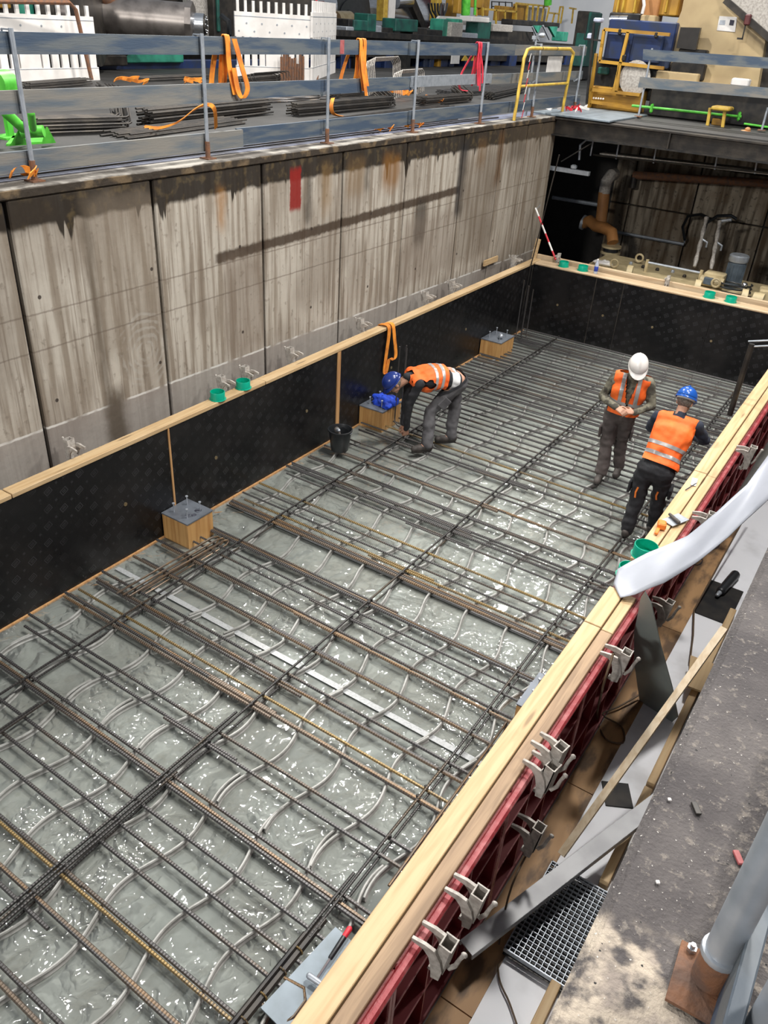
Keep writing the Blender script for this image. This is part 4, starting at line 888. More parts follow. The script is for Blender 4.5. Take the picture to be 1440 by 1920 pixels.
    if C.get('patch'):
        for i in (0, 1):
            q = lerp(hips[i], kn[i], .62); dd = (kn[i]-hips[i]).normalized(); o_ = (CAMC-q); o_ = (o_-dd*o_.dot(dd)).normalized(); s2 = dd.cross(o_)
            part('trouser_stripe', MB().ribbon([q+o_*.098-dd*.06+s2*.02, q+o_*.101+s2*.03, q+o_*.095+dd*.07+s2*.02], .018, .008, s2), M['orange_pl'], root, label='orange trouser trim')
    for i in (0, 1):
        bt, so = boot(an[i], J['toe'][i], J.get('sole', .085)); bo = part('boot', remesh(bt, .010, 4, .004), M['boot'], root); part('sole', so, M['black_steel'], bo)
        if C.get('pocket', True):
            q = lerp(hips[i], kn[i], .60); dd = (kn[i]-hips[i]).normalized(); o_ = (hips[i]-pc).normalized(); o_ = (o_-dd*o_.dot(dd)).normalized(); f_ = dd.cross(o_)
            rp = Matrix((f_, o_, -dd)).transposed().to_euler(); part('cargo_pocket', MB().box(q+o_*.105, (.12,.03,.15), rp, .008), M[C['trousers']], root)
    # shirt or jacket
    st = MB(); torso(st, .002, True)
    for i in (0, 1):
        st.caps(cc+lat*(.13 if i == 0 else -.13), sh[i], .066, .064); st.caps(sh[i], el[i], .064, .053, 12); st.caps(el[i], lerp(el[i], wr[i], .95), .053, .041, 12)
    sm = remesh(st, .011, 4, .012, 9)
    part('shirt' if C['shirt'] != 'camo' else 'jacket', cut(sm, [(pc+sp*.015, -sp)]), M[C['shirt']], root)
    if C.get('undershirt'):
        part('undershirt', cut(sm, [(pc+sp*.04, -sp), (pc+sp*.145, sp)], .006), M['white_cloth'], root, label='white undershirt showing at the waist')
        rb = cut(sm, [(pc+sp*.085, -sp), (pc+sp*.15, sp)], .008)
        bmr = bmesh.new(); bmr.from_mesh(rb); dl = [f_ for f_ in bmr.faces if (f_.calc_center_median()-(pc-fw*.13+sp*.1)).length > .085]; bmesh.ops.delete(bmr, geom=dl, context='FACES'); bmr.to_mesh(rb); bmr.free()
        part('bare_lower_back', rb, M['skin'], root, label='strip of bare lower back above the belt')
    # high-visibility vest
    vt = MB(); torso(vt, .031, True, True); vt.caps(cc+lat*.13, cc+lat*.165-sp*.01, .085, .078); vt.caps(cc-lat*.13, cc-lat*.165-sp*.01, .085, .078)
    if C.get('wide'): vt.caps(pc+sp*.06+lat*.07, pc+sp*.06-lat*.07, .15, .15)
    vm = remesh(vt, .011, 5, .012, 7); hem = pc+sp*C.get('hem', .13); cv = [(hem, -sp), (nk-sp*.01, sp)]
    for s_ in (1, -1): cv.append((cc+lat*s_*.205, lat*s_))
    vs = cut(vm, cv)
    bmv = bmesh.new(); bmv.from_mesh(vs)
    dl = []
    for f_ in bmv.faces:
        c_ = f_.calc_center_median(); q = c_-nk; up_ = q.dot(sp); s_ = abs(q.dot(lat)); fr_ = q.dot(fw)
        if s_ < .062 and up_ > -.055: dl.append(f_)
        elif C.get('open') and fr_ > 0 and s_ < .012+max(0, (up_+.34))*.18: dl.append(f_)
    bmesh.ops.delete(bmv, geom=dl, context='FACES'); bmv.to_mesh(vs); bmv.free()
    vs0 = vs.copy(); vest = part('vest', vs, M['hivis'], root); vs = vs0
    for a_, b_ in C['bands']:
        me = cut(vs, [(pc+sp*a_, -sp), (pc+sp*b_, sp)], .004); part('reflective_band', me, M['reflect'], vest)
    if C.get('braces'):
        for s_ in (1, -1):
            me = cut(vs, [(nk+lat*s_*.068, -lat*s_), (nk+lat*s_*.112, lat*s_), (pc+sp*C['bands'][-1][1], -sp)], .005); part('reflective_band', me, M['reflect'], vest)
    # helmet
    hm = MB(); c0 = hd+hu*.045-hf_*.006
    prof = []; V = []; F = []; n1 = 28; n2 = 9
    for i in range(n2+1):
        p_ = PI/2*i/n2
        for k in range(n1):
            a_ = 2*PI*k/n1; rx, ry, rz = .108, .132, .118; V.append(c0+rt*(rx*math.cos(a_)*math.cos(p_)+1e-4*math.cos(a_))+hf_*(ry*math.sin(a_)*math.cos(p_)+1e-4*math.sin(a_))+hu*(rz*math.sin(p_)))
    for i in range(n2):
        for k in range(n1): F.append((i*n1+k, i*n1+(k+1)%n1, (i+1)*n1+(k+1)%n1, (i+1)*n1+k))
    hm.add(V, F)
    he = part('helmet', hm, M[C['helmet']], root, True); md = he.modifiers.new('shell', 'SOLIDIFY'); md.thickness = .004
    br = MB(); V = []; F = []
    for k in range(n1):
        a_ = 2*PI*k/n1; fq = max(0, math.sin(a_))**2*.048+.008
        for e_, z_ in ((0, .004), (fq, -.010-fq*.25), (fq, -.015-fq*.25), (-.004, -.004)):
            V.append(c0+rt*((.108+e_*.6)*math.cos(a_))+hf_*((.132+e_)*math.sin(a_))+hu*z_)
    for k in range(n1):
        for q in range(4): F.append((4*k+q, 4*k+(q+1)%4, 4*((k+1)%n1)+(q+1)%4, 4*((k+1)%n1)+q))
    br.add(V, F); part('brim', br, M[C['helmet']], he, True)
    rg = MB(); rg.tube([c0+hf_*(.120*math.cos(t))+hu*(.116*math.sin(t)+.004) for t in [PI*(.12+.76*i/10) for i in range(11)]], .010, 8); part('ridge', rg, M[C['helmet']], he, True)
    part('headband', MB().ribbon([c0-hu*.018+rt*(.094*math.cos(t))+hf_*(.112*math.sin(t)) for t in [PI*(1.0+i/12) for i in range(13)]], .022, .006, hu), M['white_cloth'] if C.get('band') else M['black_pl'], he, label='strap at the back of the helmet')
    return root
Vv = Vector
def w3(*a): return Vv(a)
# bending worker
f1 = Vv((-.62,-.76,0)).normalized(); l1 = Vv((.76,-.62,0)).normalized()
hc = Vv((1.30, 8.60, .965)); sc1 = Vv((.955, 8.13, 1.035))
person('p', 'worker in orange vest and dark blue helmet bending down to tie the bars', dict(
    hips=[hc+l1*.085-Vv((0,0,.02)), hc-l1*.085-Vv((0,0,.02))], kn=[Vv((1.13,8.30,.565)), Vv((1.30,8.64,.555))], an=[Vv((1.215,8.135,.19)), Vv((1.325,8.56,.19))], toe=[Vv((1.05,7.93,.12)), Vv((1.17,8.42,.12))],
    sh=[sc1+l1*.19-Vv((0,0,.01)), sc1-l1*.19-Vv((0,0,.01))], el=[Vv((.99,7.98,.72)), Vv((.82,8.20,.72))], wr=[Vv((.94,8.05,.34)), Vv((.83,8.15,.34))],
    hdir=[Vv((-.15,.25,-.95)), Vv((.15,-.05,-.95))], hn=[Vv((-.6,.6,-.2)), Vv((.7,-.5,-.1))], hside=[f1, f1], nk=sc1+Vv((-.065,-.08,.01)), hd=Vv((.775,7.945,.955)),
    hf=Vv((-.42,-.50,-.76)), hu=Vv((-.50,-.58,.64)), fw=Vv((0,0,-1)), bend=Vv((-.0,-.0,.045)), sole=.088),
    dict(trousers='grey_cloth', shirt='black_cloth', helmet='helm_navy', bands=[(.265,.305),(.36,.40)], hem=.205, waist=.06, undershirt=True, band=True))
# standing worker in camouflage jacket
f2 = Vv((.22,-.97,0)).normalized(); l2 = Vv((.97,.22,0)).normalized()
hc = Vv((3.31, 9.03, .93)); s2_ = Vv((3.375, 8.985, 1.41))
person('p', 'worker in camouflage jacket, open orange vest and white helmet looking down', dict(
    hips=[hc+l2*.09, hc-l2*.09], kn=[Vv((3.36,9.15,.53)), Vv((3.25,8.98,.53))], an=[Vv((3.40,9.22,.19)), Vv((3.28,8.90,.19))], toe=[Vv((3.43,9.02,.12)), Vv((3.30,8.70,.12))],
    sh=[s2_+l2*.195, s2_-l2*.195], el=[Vv((3.65,9.02,1.14)), Vv((3.09,8.92,1.14))], wr=[Vv((3.52,8.80,1.10)), Vv((3.33,8.74,1.12))],
    hdir=[Vv((-.75,-.55,.1)), Vv((.85,-.45,.0))], hn=[Vv((-.3,.5,-.6)), Vv((-.1,.6,-.6))], hside=[Vv((0,-.2,1)), Vv((0,-.2,1))], nk=s2_+Vv((.005,-.02,.075)), hd=Vv((3.42,8.90,1.595)),
    hf=Vv((.35,-.72,-.62)), hu=Vv((.22,-.50,.84)), fw=f2, sole=.088, curl=1.0),
    dict(trousers='brown_cloth', shirt='camo', helmet='helm_white', bands=[(.20,.245)], hem=.07, open=True, braces=True, wide=True))
# worker seen from behind
l3 = Vv((-.995,-.06,0)).normalized(); f3 = Vv((.06,1,0)).normalized()
hc = Vv((4.10, 7.90, .93)); s3_ = Vv((4.13, 8.20, 1.39))
person('p', 'worker with bright blue helmet and orange vest seen from behind at the right rail', dict(
    hips=[hc+l3*.095, hc-l3*.095], kn=[Vv((3.985,7.90,.50)), Vv((4.18,8.06,.52))], an=[Vv((3.985,7.83,.19)), Vv((4.20,8.08,.19))], toe=[Vv((3.99,8.05,.12)), Vv((4.24,8.28,.12))],
    sh=[s3_+l3*.205, s3_-l3*.205], el=[Vv((3.84,8.37,1.17)), Vv((4.42,8.40,1.18))], wr=[Vv((3.98,8.58,1.10)), Vv((4.28,8.60,1.10))],
    hdir=[Vv((.5,.8,0)), Vv((-.5,.8,0))], hn=[Vv((.6,0,-.6)), Vv((-.6,0,-.6))], hside=[Vv((0,0,1)), Vv((0,0,1))], nk=s3_+Vv((0,.05,.075)), hd=Vv((4.13,8.32,1.575)),
    hf=Vv((.05,.86,-.50)), hu=Vv((0,.42,.90)), fw=f3, sole=.088, curl=1.0),
    dict(trousers='black_cloth', shirt='navy_cloth', helmet='helm_blue', bands=[(.135,.175),(.24,.28)], hem=.06, wide=True, patch=True, band=True))
# ================================================================== LEFT RAIL ON THE WALL TOP
PYS = [4.33, 6.34, 8.32, 10.24, 12.2, 14.1, 16.0]
for i, y in enumerate(PYS):
    t = thing('rail_post', ['galvanised rail post at the left edge of the photo', 'galvanised rail post left of the hanging orange sling', 'galvanised rail post at the corner of the white barrier', 'galvanised rail post right of the second orange sling',
        'galvanised rail post beside the red sling', 'galvanised rail post behind the yellow tube frame', 'last galvanised rail post of the left rail'][i], 'post', (-.62, y, 3.5), 'posts of the pit guard rail')
    part('pole', MB().tube([(-.62,y,3.58),(-.62,y,4.585)], .019, 10), M['galv'], t, True)
    part('foot_socket', MB().cyl((-.62,y,3.506),(-.62,y,3.66),.025,10), M['rust'], t, label='rusty foot socket')
    part('foot_plate', MB().box((-.62,y,3.506), (.12,.12,.012)), M['rust'], t)
    part('board_holder', MB().bar((-.62,y-.01,4.575),(-.72,y-.01,4.575),.012,.012).bar((-.72,y-.01,4.575),(-.72,y-.01,4.50),.012,.012).bar((-.62,y,4.05),(-.72,y,4.0),.012,.03).bar((-.62,y,3.62),(-.72,y,3.6),.012,.03), M['galv'], t)
def board(y0, y1, z0, z1, mat, label, dz=0, x=-.665):
    m = MB(); n_ = max(2, int((y1-y0)/.5)); V = []; F = []
    single('rail_board', m.add(*plank(y0, y1, z0, z1, x, dz)), M[mat], label, 'board', 'boards of the pit guard rail')
def plank(y0, y1, z0, z1, x, dz):
    V = [(x-.015,y0,z0),(x+.015,y0,z0),(x+.015,y0,z1),(x-.015,y0,z1),(x-.015,y1,z0+dz),(x+.015,y1,z0+dz),(x+.015,y1,z1+dz),(x-.015,y1,z1+dz)]
    return V, [(0,1,2,3),(7,6,5,4),(0,4,5,1),(1,5,6,2),(2,6,7,3),(3,7,4,0)]
board(2.6, 6.6, 4.41, 4.56, 'rail_wood', 'top blue grey board of the guard rail, leftmost'); board(6.4, 10.3, 4.412, 4.562, 'rail_wood', 'top blue grey board of the guard rail with red paint smears', x=-.700); board(10.1, 13.2, 4.41, 4.56, 'rail_wood', 'top blue grey board of the guard rail passing the red sling'); board(13.1, 16.3, 4.41, 4.555, 'rail_grey', 'top board of the guard rail behind the yellow tube frame', x=-.700)
board(2.6, 6.9, 4.00, 4.165, 'rail_grey', 'middle grey weathered board of the guard rail, leftmost'); board(6.85, 10.4, 4.01, 4.16, 'rail_wood', 'middle blue board of the guard rail under the second orange sling', x=-.700); board(10.2, 12.5, 4.04, 4.17, 'galv', 'middle bluish board of the guard rail left of the red sling', x=-.665); board(12.3, 16.3, 4.02, 4.16, 'rail_grey', 'middle grey board of the guard rail behind the yellow tube frame', x=-.700)
board(2.6, 6.9, 3.565, 3.73, 'rail_grey', 'lower toe board of the guard rail, leftmost'); board(6.85, 10.4, 3.575, 3.74, 'rail_wood', 'lower blue toe board of the guard rail above the small orange slings', .01, -.700); board(10.2, 16.3, 3.60, 3.76, 'rail_wood', 'lower toe board of the guard rail at the far end')
part('paint_smear', MB().bb(-.6845, -.6835, 8.62, 8.70, 4.42, 4.56), M['red_edge'], [o for o in COL.objects if o.get('label', '').endswith('red paint smears')][0], label='red paint smears')
for i in range(3): single('floor_bar', MB().tube([(-.78-.05*i, 2.2+.3*i, 3.52+.012*i), (-.80-.05*i, 7.5, 3.52+.012*i), (-.80-.05*i, 13.2-.6*i, 3.52+.012*i)], .009, 6), M['dark_steel'], ['long thin bar on the wall top behind the toe board, nearest the pit', 'long thin bar on the wall top, middle one', 'long thin bar on the wall top, farthest from the pit'][i], 'bar', 'bars lying along the wall top')
# slings hung over the rail
def over(y, ztop, zlow, x=-.665, o=.03, bulge=.02):
    return [(x-.05-bulge, y+.02, zlow+.06), (x-.03, y+.01, ztop-.3), (x-.02, y, ztop-.02), (x, y, ztop+.012), (x+.03, y, ztop-.02), (x+o, y+.01, ztop-.25), (x+o+bulge, y+.06, zlow)]
sling('s', 'large orange sling hanging over the top rail board, left one', [over(6.72, 4.565, 4.06, -.682), [(-.62,6.78,4.55),(-.60,6.86,4.3),(-.59,6.92,4.12),(-.60,6.86,4.03),(-.61,6.80,4.10),(-.62,6.76,4.3)], [(-.74,6.66,4.5),(-.78,6.62,4.25),(-.80,6.60,4.0)], [(-.74,6.74,4.5),(-.80,6.76,4.2),(-.82,6.78,4.0)]], .065)
sling('s', 'orange sling hanging over the top rail board, right of the middle of the rail', [over(9.02, 4.565, 4.03, -.70), over(9.10, 4.565, 4.08, -.70), [(-.68,9.05,4.5),(-.64,9.02,4.3),(-.62,9.06,4.1),(-.62,9.1,3.98)], [(-.76,8.95,4.5),(-.80,8.85,4.25),(-.82,8.8,4.05)]], .06)
sling('s', 'red sling hanging over the top rail board', [over(11.95, 4.565, 4.02, -.665), over(12.02, 4.565, 3.95, -.665), [(-.64,11.98,4.5),(-.62,12.1,4.25),(-.62,12.14,4.05)], [(-.72,11.9,4.4),(-.78,11.75,4.15),(-.76,11.72,3.98),(-.7,11.85,3.95)]], .045, 'red_web')
sling('s', 'orange sling arched over the second bar bundle beside a rail post', [[tuple(at(270,238,'z',3.56)), tuple(at(300,240,'z',3.58)), tuple(at(335,228,'z',3.66)), tuple(at(365,205,'z',3.78)), tuple(at(388,196,'z',3.82)), tuple(at(402,205,'z',3.78)), tuple(at(405,240,'z',3.55))]], .05, side=(.5,.5,.7))
sling('s', 'orange sling looped in front of the bar ends', [[tuple(at(624,184,'z',3.8)), tuple(at(621,200,'z',3.7)), tuple(at(626,214,'z',3.6)), tuple(at(645,219,'z',3.55))]], .06, side=(.4,.9,.1))
def pile_sling(lb, u, v, s, z=3.53, n_=3):
    ps = []
    for k in range(n_):
        c = at(u+R.uniform(-12,12)*s, v+R.uniform(-2,2)*s, 'z', z); r_ = .10*s
        ps.append([(c.x+r_*math.cos(a), c.y+1.4*r_*math.sin(a), c.z+.03+.04*abs(math.sin(a*1.3+k))) for a in [k+.6*i for i in range(7)]])
    sling('s', lb, ps, .055, side=(.3,.3,.8))
pile_sling('small orange sling heap on the wall top, left of the pair', 722, 246, 1.1); pile_sling('small orange sling heap on the wall top, right of the pair', 775, 240, 1.1)
pile_sling('orange sling scrap on the wall top at the left edge of the photo', 45, 336, .8, 3.53, 2)
pile_sling('orange sling heap on the far bars near the white barrier', 255, 157, 1.6, 3.56); pile_sling('orange sling heap on the far bars behind a rail post', 365, 158, 1.4, 3.56); pile_sling('orange sling heap behind the lower rail board near the tilted bars', 820, 192, 1.4, 3.53)
pile_sling('orange sling heap behind the middle board', 745, 180, 1.8, 3.56)
# yellow tube frame at the pit corner
t = thing('tube_frame', 'yellow tube frame with mid bar standing at the far left pit corner', 'frame', (-.55, 14.1, 3.5))
A_ = [Vector((-.52,13.2,3.5)), Vector((-.52,13.28,4.38)), Vector((-.52,13.36,4.50)), Vector((-.52,13.5,4.52)), Vector((-.52,15.1,4.52)), Vector((-.52,15.28,4.46)), Vector((-.54,15.30,4.3)), Vector((-.60,15.38,3.5))]
part('hoop', MB().tube(A_, .026, 10), M['yellow'], t, True); part('mid_bar', MB().tube([(-.52,13.26,3.99),(-.56,15.32,3.99)], .022, 10), M['yellow'], t, True)
for yy in (13.9, 14.5): part('black_ring', MB().cyl((-.52,yy,4.52),(-.52,yy+.02,4.52),.028,10), M['black_pl'], t)
t = thing('barrier_tape', 'red and white barrier tape hanging beside the yellow tube frame', 'tape', (-.5, 13.4, 3.5))
for k in range(8):
    a_ = Vector((-.50,13.48,4.45-.115*k)); b_ = a_-Vector((0,.035,.115)); part('tape_piece', MB().ribbon([a_, b_], .03, .002, (0,1,.2)), M['redwhite_r'] if k%2 else M['white_pl'], t, label=('red' if k%2 else 'white')+' tape section')
t = thing('barrier_tape', 'red and white tape heap on the ground at the pit corner', 'tape', (-.9, 15.8, 3.5))
for k in range(12):
    c = Vector((-.95+.6*R.random(), 15.5+.9*R.random(), 3.54)); part('tape_piece', MB().ribbon([c, c+Vector((R.uniform(-.15,.15), R.uniform(-.2,.2), .05)), c+Vector((R.uniform(-.2,.2), R.uniform(-.3,.3), 0))], .05, .003, (R.random()-.5, .4, .8)), M['redwhite_r'] if k%2 else M['white_pl'], t)
# striped slanted pole by far formwork
t = thing('striped_pole', 'thin red and white striped pole leaning at the far left formwork corner', 'pole', (.2, 13.95, 1.25))
a_ = at(1042,487,'y',13.97); b_ = at(1004,390,'y',14.3)
for k in range(6): part('pole_section', MB().cyl(lerp(a_,b_,k/6), lerp(a_,b_,(k+1)/6), .016, 8), M['redwhite_r'] if k%2 == 0 else M['white_pl'], t)
part('branch', MB().cyl(lerp(a_,b_,.97), at(1013,384,'y',14.3), .007, 6), M['galv'], t)
# ------------------------------------------------------------------ bar stacks on the hall floor behind the rail
def stack(label, u0, v0, u1, v1, rowsn, lay, bend=True, r=.012, mat='dark_steel', z0=3.52, up=.12, dxr=.06, grp='stacks of bent bars on the hall floor'):
    a_ = at(u0, v0, 'z', z0); b_ = at(u1, v1, 'z', z0); t = thing('bar_stack', label, 'steel bars', ((a_.x+b_.x)/2, (a_.y+b_.y)/2, 3.5), grp)
    d = (b_-a_); d.z = 0; dn = d.normalized(); s_ = Vector((dn.y, -dn.x, 0))
    for j in range(lay):
        for i in range(rowsn):
            o_ = -s_*(i*dxr+.02*(j%2))+Vector((0,0,j*.034+.012)); sl = dn*R.uniform(-.06,.06); p = a_+o_+sl; q = b_+o_+sl
            pts = [p, q]
            if bend: pts += [q+dn*.03+Vector((0,0,.01)), q+dn*.16-s_*.30+Vector((0,0,up))]
            part('bent_bar' if bend else 'bar', MB().tube(pts, r, 6), M[mat], t, True)
    return t
stack('nearest stack of bent bars behind the toe board', 70, 252, 235, 246, 5, 5)
stack('second stack of bars behind the toe board with cut ends', 285, 238, 508, 212, 4, 6, False, .014)
stack('third stack of bars right of the cut ends', 560, 217, 740, 200, 4, 5, True)
stack('bars behind the white barrier foot, upper left', 60, 168, 175, 158, 5, 3, False, .010)
stack('bars in front of the second white barrier', 440, 158, 560, 146, 6, 3, True, .011)
stack('loose bars between the two white barriers', 270, 152, 400, 146, 6, 2, False, .010)
stack('far stack of bars left of the red sling', 800, 198, 885, 190, 5, 4, True)
stack('far stack of bars right of the red sling', 925, 186, 985, 172, 5, 4, False)
stack('bars lying along the far side of the rail', 640, 186, 790, 172, 5, 3, False, .012)
# tilted stirrup bundles
def stirrups(label, u, v, z, n_, wd, hh, step, lean, mat='galv_dirty'):
    c = at(u, v, 'z', z); t = thing('stirrup_bundle', label, 'steel bars', (c.x, c.y, 3.5), 'stirrup bundles leaning on the bars')
    for i in range(n_):
        o_ = Vector((.0, step*i, .012*i)); P_ = [c+o_+Vector((0, 0, 0)), c+o_+Vector((-lean*.1, -.05, hh*.8)), c+o_+Vector((-lean*.2, .02, hh)), c+o_+Vector((-lean, wd*.9, hh)), c+o_+Vector((-lean*1.1, wd, hh*.85)), c+o_+Vector((-lean, wd, .02))]
        part('stirrup', MB().tube(P_, .009, 6), M[mat], t, True)
stirrups('tall bundle of bent stirrups behind the second orange sling', 690, 180, 3.55, 6, 1.3, .55, .05, .3)
stirrups('bundle of stirrups left of the fourth rail post', 740, 185, 3.55, 5, 1.1, .40, .06, .2)
stirrups('low stirrups lying by the second barrier', 455, 160, 3.55, 5, 1.5, .14, .1, .4, 'dark_steel')
t = thing('stake_bundle', 'bundle of rusty stakes standing in front of the second white barrier', 'stakes', tuple(at(545,150,'z',3.5)))
for k in range(9):
    c = at(528+k*5, 152, 'z', 3.5); part('stake', MB().bar(c, c+Vector((0,0,.30+.25*R.random())), .05, .03), M['rust'], t)
t = thing('thin_rods', 'two thin rods leaning beside the white barrier', 'rods', tuple(at(590,150,'z',3.5)))
for k in (0, 1): part('rod', MB().cyl(at(585+k*10,150,'z',3.5), at(590+k*12,100,'x',-8.2), .02, 6), M['rust'], t)
# green jack
t = thing('lime_jack', 'lime green steel jack foot behind the rail at the left edge', 'jack', tuple(at(60,270,'z',3.5)))
gc = at(60,268,'z',3.5)
part('base_plate', MB().prism([at(12,274,'z',3.5), at(102,268,'z',3.5), at(92,252,'z',3.5), at(25,258,'z',3.5)], (0,0,.02)), M['lime'], t)
part('side_plate', MB().prism([at(78,270,'z',3.52), at(102,268,'z',3.52), at(86,238,'z',3.68)], (0,.02,.0)).prism([at(18,274,'z',3.52), at(48,270,'z',3.52), at(36,240,'z',3.68)], (0,.02,0)), M['lime'], t)
part('barrel', MB().cyl(at(40,248,'z',3.64), at(82,246,'z',3.66), .055, 14), M['lime'], t, True)
part('arm', MB().caps(at(42,240,'z',3.70), at(12,212,'z',3.84), .045, .05).caps(at(58,212,'z',3.86), at(62,240,'z',3.70), .035, .035), M['lime'], t, True)
t = thing('lime_drum', 'round lime green winch part behind the middle board at the left edge', 'winch', tuple(at(5,170,'z',3.9)))
part('drum', MB().cyl(at(-10,158,'z',4.05), at(16,156,'z',4.05), .12, 18), M['lime'], t, True); part('bracket', MB().caps(at(8,168,'z',4.0), at(18,172,'z',3.9), .05, .04), M['lime'], t, True)
dc = at(3,158,'z',4.0); part('stand_leg', MB().bar((dc.x,dc.y,3.5),(dc.x,dc.y,4.0),.06,.06), M['lime'], t); part('stand_foot', MB().box((dc.x,dc.y,3.51),(.3,.3,.02)), M['lime'], t)
# ------------------------------------------------------------------ white plastic barriers
def barrier(label, A, B, z0, h, slots, extra_slots=True):
    A, B = Vector(A), Vector(B); d = B-A; Ld = d.length; dn = d.normalized(); n_ = Vector((dn.y, -dn.x, 0)); ang = math.atan2(dn.y, dn.x)
    t = thing('plastic_barrier', label, 'barrier', (((A+B)/2).x, ((A+B)/2).y, z0), 'white plastic barriers')
    def bx(u0, u1, za, zb, th=.05):
        c = A+dn*((u0+u1)/2); return ((c.x, c.y, z0+(za+zb)/2), (u1-u0, th, zb-za), (0,0,ang))
    m = MB(); m.box(*bx(0, Ld, .0, .18*h)); m.box(*bx(0, Ld, .55*h, .86*h))
    part('panel', m, M['white_pl'], t)
    sl = Ld/(slots); mid = (slots//2-1, slots//2)
    for k in range(slots):
        w_ = sl*.68
        if k in mid: w_ = sl*1.0
        part('slat', MB().box(*bx(k*sl+sl*.16*(k not in mid), k*sl+sl*.16*(k not in mid)+w_, .18*h, .55*h, .046)), M['white_pl'], t)
        part('tooth', MB().box(*bx(k*sl+sl*.3, k*sl+sl*.62, .86*h, 1.0*h, .04)), M['white_pl'], t)
    part('groove', MB().box(*bx(0, Ld, .80*h, .81*h, .056)).box(*bx(0, Ld, .165*h, .172*h, .056)), M['galv'], t)
    ho = MB()
    for k in range(slots): ho.cyl(A+dn*(sl*(k+.5))+Vector((0,0,z0+(.72 if k%2 else .62)*h))-n_*.03, A+dn*(sl*(k+.5))+Vector((0,0,z0+(.72 if k%2 else .62)*h))+n_*.03, .018, 8)
    part('rivets', ho, M['galv'], t, kind='stuff')
a_ = at(-60,158,'z',3.5); b_ = at(186,150,'z',3.5)
barrier('white slotted plastic barrier at the left behind the rail', (a_.x,a_.y,0), (b_.x,b_.y,0), 3.5, 1.0*1.16, 13)
a_ = at(443,148,'z',3.5); b_ = at(580,152,'z',3.5); c_ = at(627,136,'z',3.5)
barrier('second white slotted plastic barrier facing the pit', (a_.x,a_.y,0), (b_.x,b_.y,0), 3.5, 1.42, 10)
barrier('white plastic barrier turned away at the corner of the second one', (b_.x+.05,b_.y,0), (c_.x,c_.y,0), 3.5, 1.50, 12)
# ================================================================== MACHINE LINE IN THE HALL
def q3(u0, v0, u1, v1, ax, val, depth, m=None):
    'upright block whose front face fills the given frame of the photograph at the stated plane, with real depth'
    m = m or MB(); P_ = [at(u0,v1,ax,val), at(u1,v1,ax,val), at(u1,v0,ax,val), at(u0,v0,ax,val)]
    z0 = min(P_[0].z, P_[1].z); z1 = max(P_[2].z, P_[3].z); i = 1 if ax == 'x' else 0
    lo = min(p[i] for p in P_[:2]+P_[2:]); c0 = (P_[0][i]+P_[3][i])/2; c1 = (P_[1][i]+P_[2][i])/2
    za = (P_[0].z+P_[1].z)/2; zb = (P_[2].z+P_[3].z)/2
    if ax == 'x': m.bb(val-depth, val, min(c0,c1), max(c0,c1), za, zb, .02)
    else: m.bb(min(c0,c1), max(c0,c1), val, val+depth, za, zb, .02)
    return m
X1 = -9.5
KK = .86
def disc(m, u, v, x, r, th, seg=28): c = at(u, v, 'x', x); m.cyl(c, c+Vector((-th,0,0)), r, seg); return m
t = thing('work_roll', 'big machined roll end with hollow nose in front of a green flange', 'machine', tuple(at(320,150,'x',X1)))
ca = at(352,44,'x',X1+1.2); cb_ = Vector((ca.x-2.3, ca.y-1.6, ca.z+.05))
part('barrel', MB().cyl(ca, cb_, .42*KK, 32), M['shaft'], t, True); dv = (ca-cb_).normalized()
part('end_block', MB().cyl(ca, ca+dv*.12, .46*KK, 8), M['shaft'], t); part('nose', MB().cyl(ca+dv*.12, ca+dv*.34, .20, 24), M['silver'], t, True)
part('bore_ring', MB().lathe([(.10,.0),(.17,0),(.17,.04),(.10,.04)], ca+dv*.34, 24, dv), M['dark_steel'], t); part('bore', MB().cyl(ca+dv*.30, ca+dv*.345, .10, 20), M['black_steel'], t)
for k in range(8):
    u_ = dv.orthogonal().normalized(); w_ = dv.cross(u_); a2 = k*PI/4; part('bolt_head', MB().cyl(ca+dv*.34+(u_*math.cos(a2)+w_*math.sin(a2))*.135, ca+dv*.395+(u_*math.cos(a2)+w_*math.sin(a2))*.135, .016, 6), M['silver'], t)
part('black_collar', MB().cyl(cb_-dv*.05, cb_+dv*.32, .56, 32), M['dark_steel'], t, True)
part('green_flange', MB().lathe([(.42,0),(.70,0),(.74,.05),(.74,.2),(.64,.26),(.56,.30),(.42,.3)], cb_-dv*.40, 36, dv), M['green_mach'], t, True, 'green painted ring flange')
part('pedestal', q3(235, 95, 345, 118, 'x', X1-.4, 1.6), M['green_mach'], t)
t = thing('coupling_disc', 'large dark coupling disc left of the green flange', 'machine', tuple(at(170,140,'x',X1)))
c = at(150,30,'x',X1+.2); part('disc', MB().lathe([(.001,0),(.80,0),(.84,.05),(.84,.3),(.001,.3)], c, 40, (.8,.6,0)), M['dark_steel'], t, True)
part('frame_block', q3(188, -20, 236, 105, 'x', X1-.3, 1.2), M['dark_steel'], t); part('yellow_strip', q3(198, 18, 206, 60, 'x', X1-.25, .1), M['ochre'], t); part('hub', MB().caps(at(200,-5,'x',X1), at(225,12,'x',X1), .2, .2), M['rust'], t, True)
part('base', q3(140, 104, 240, 124, 'x', X1-.2, 1.5), M['dark_steel'], t)
t = thing('roll_housing', 'dark roll housing with grey panel and hoses', 'machine', tuple(at(410,120,'x',X1)))
part('grey_panel', q3(360, -20, 402, 70, 'x', X1-1.2, .3), M['galv_dirty'], t); part('column', q3(402, -20, 440, 118, 'x', X1-1.0, 1.2), M['dark_steel'], t); part('green_edge', q3(408, -20, 413, 60, 'x', X1-.95, .1), M['dkgreen'], t)
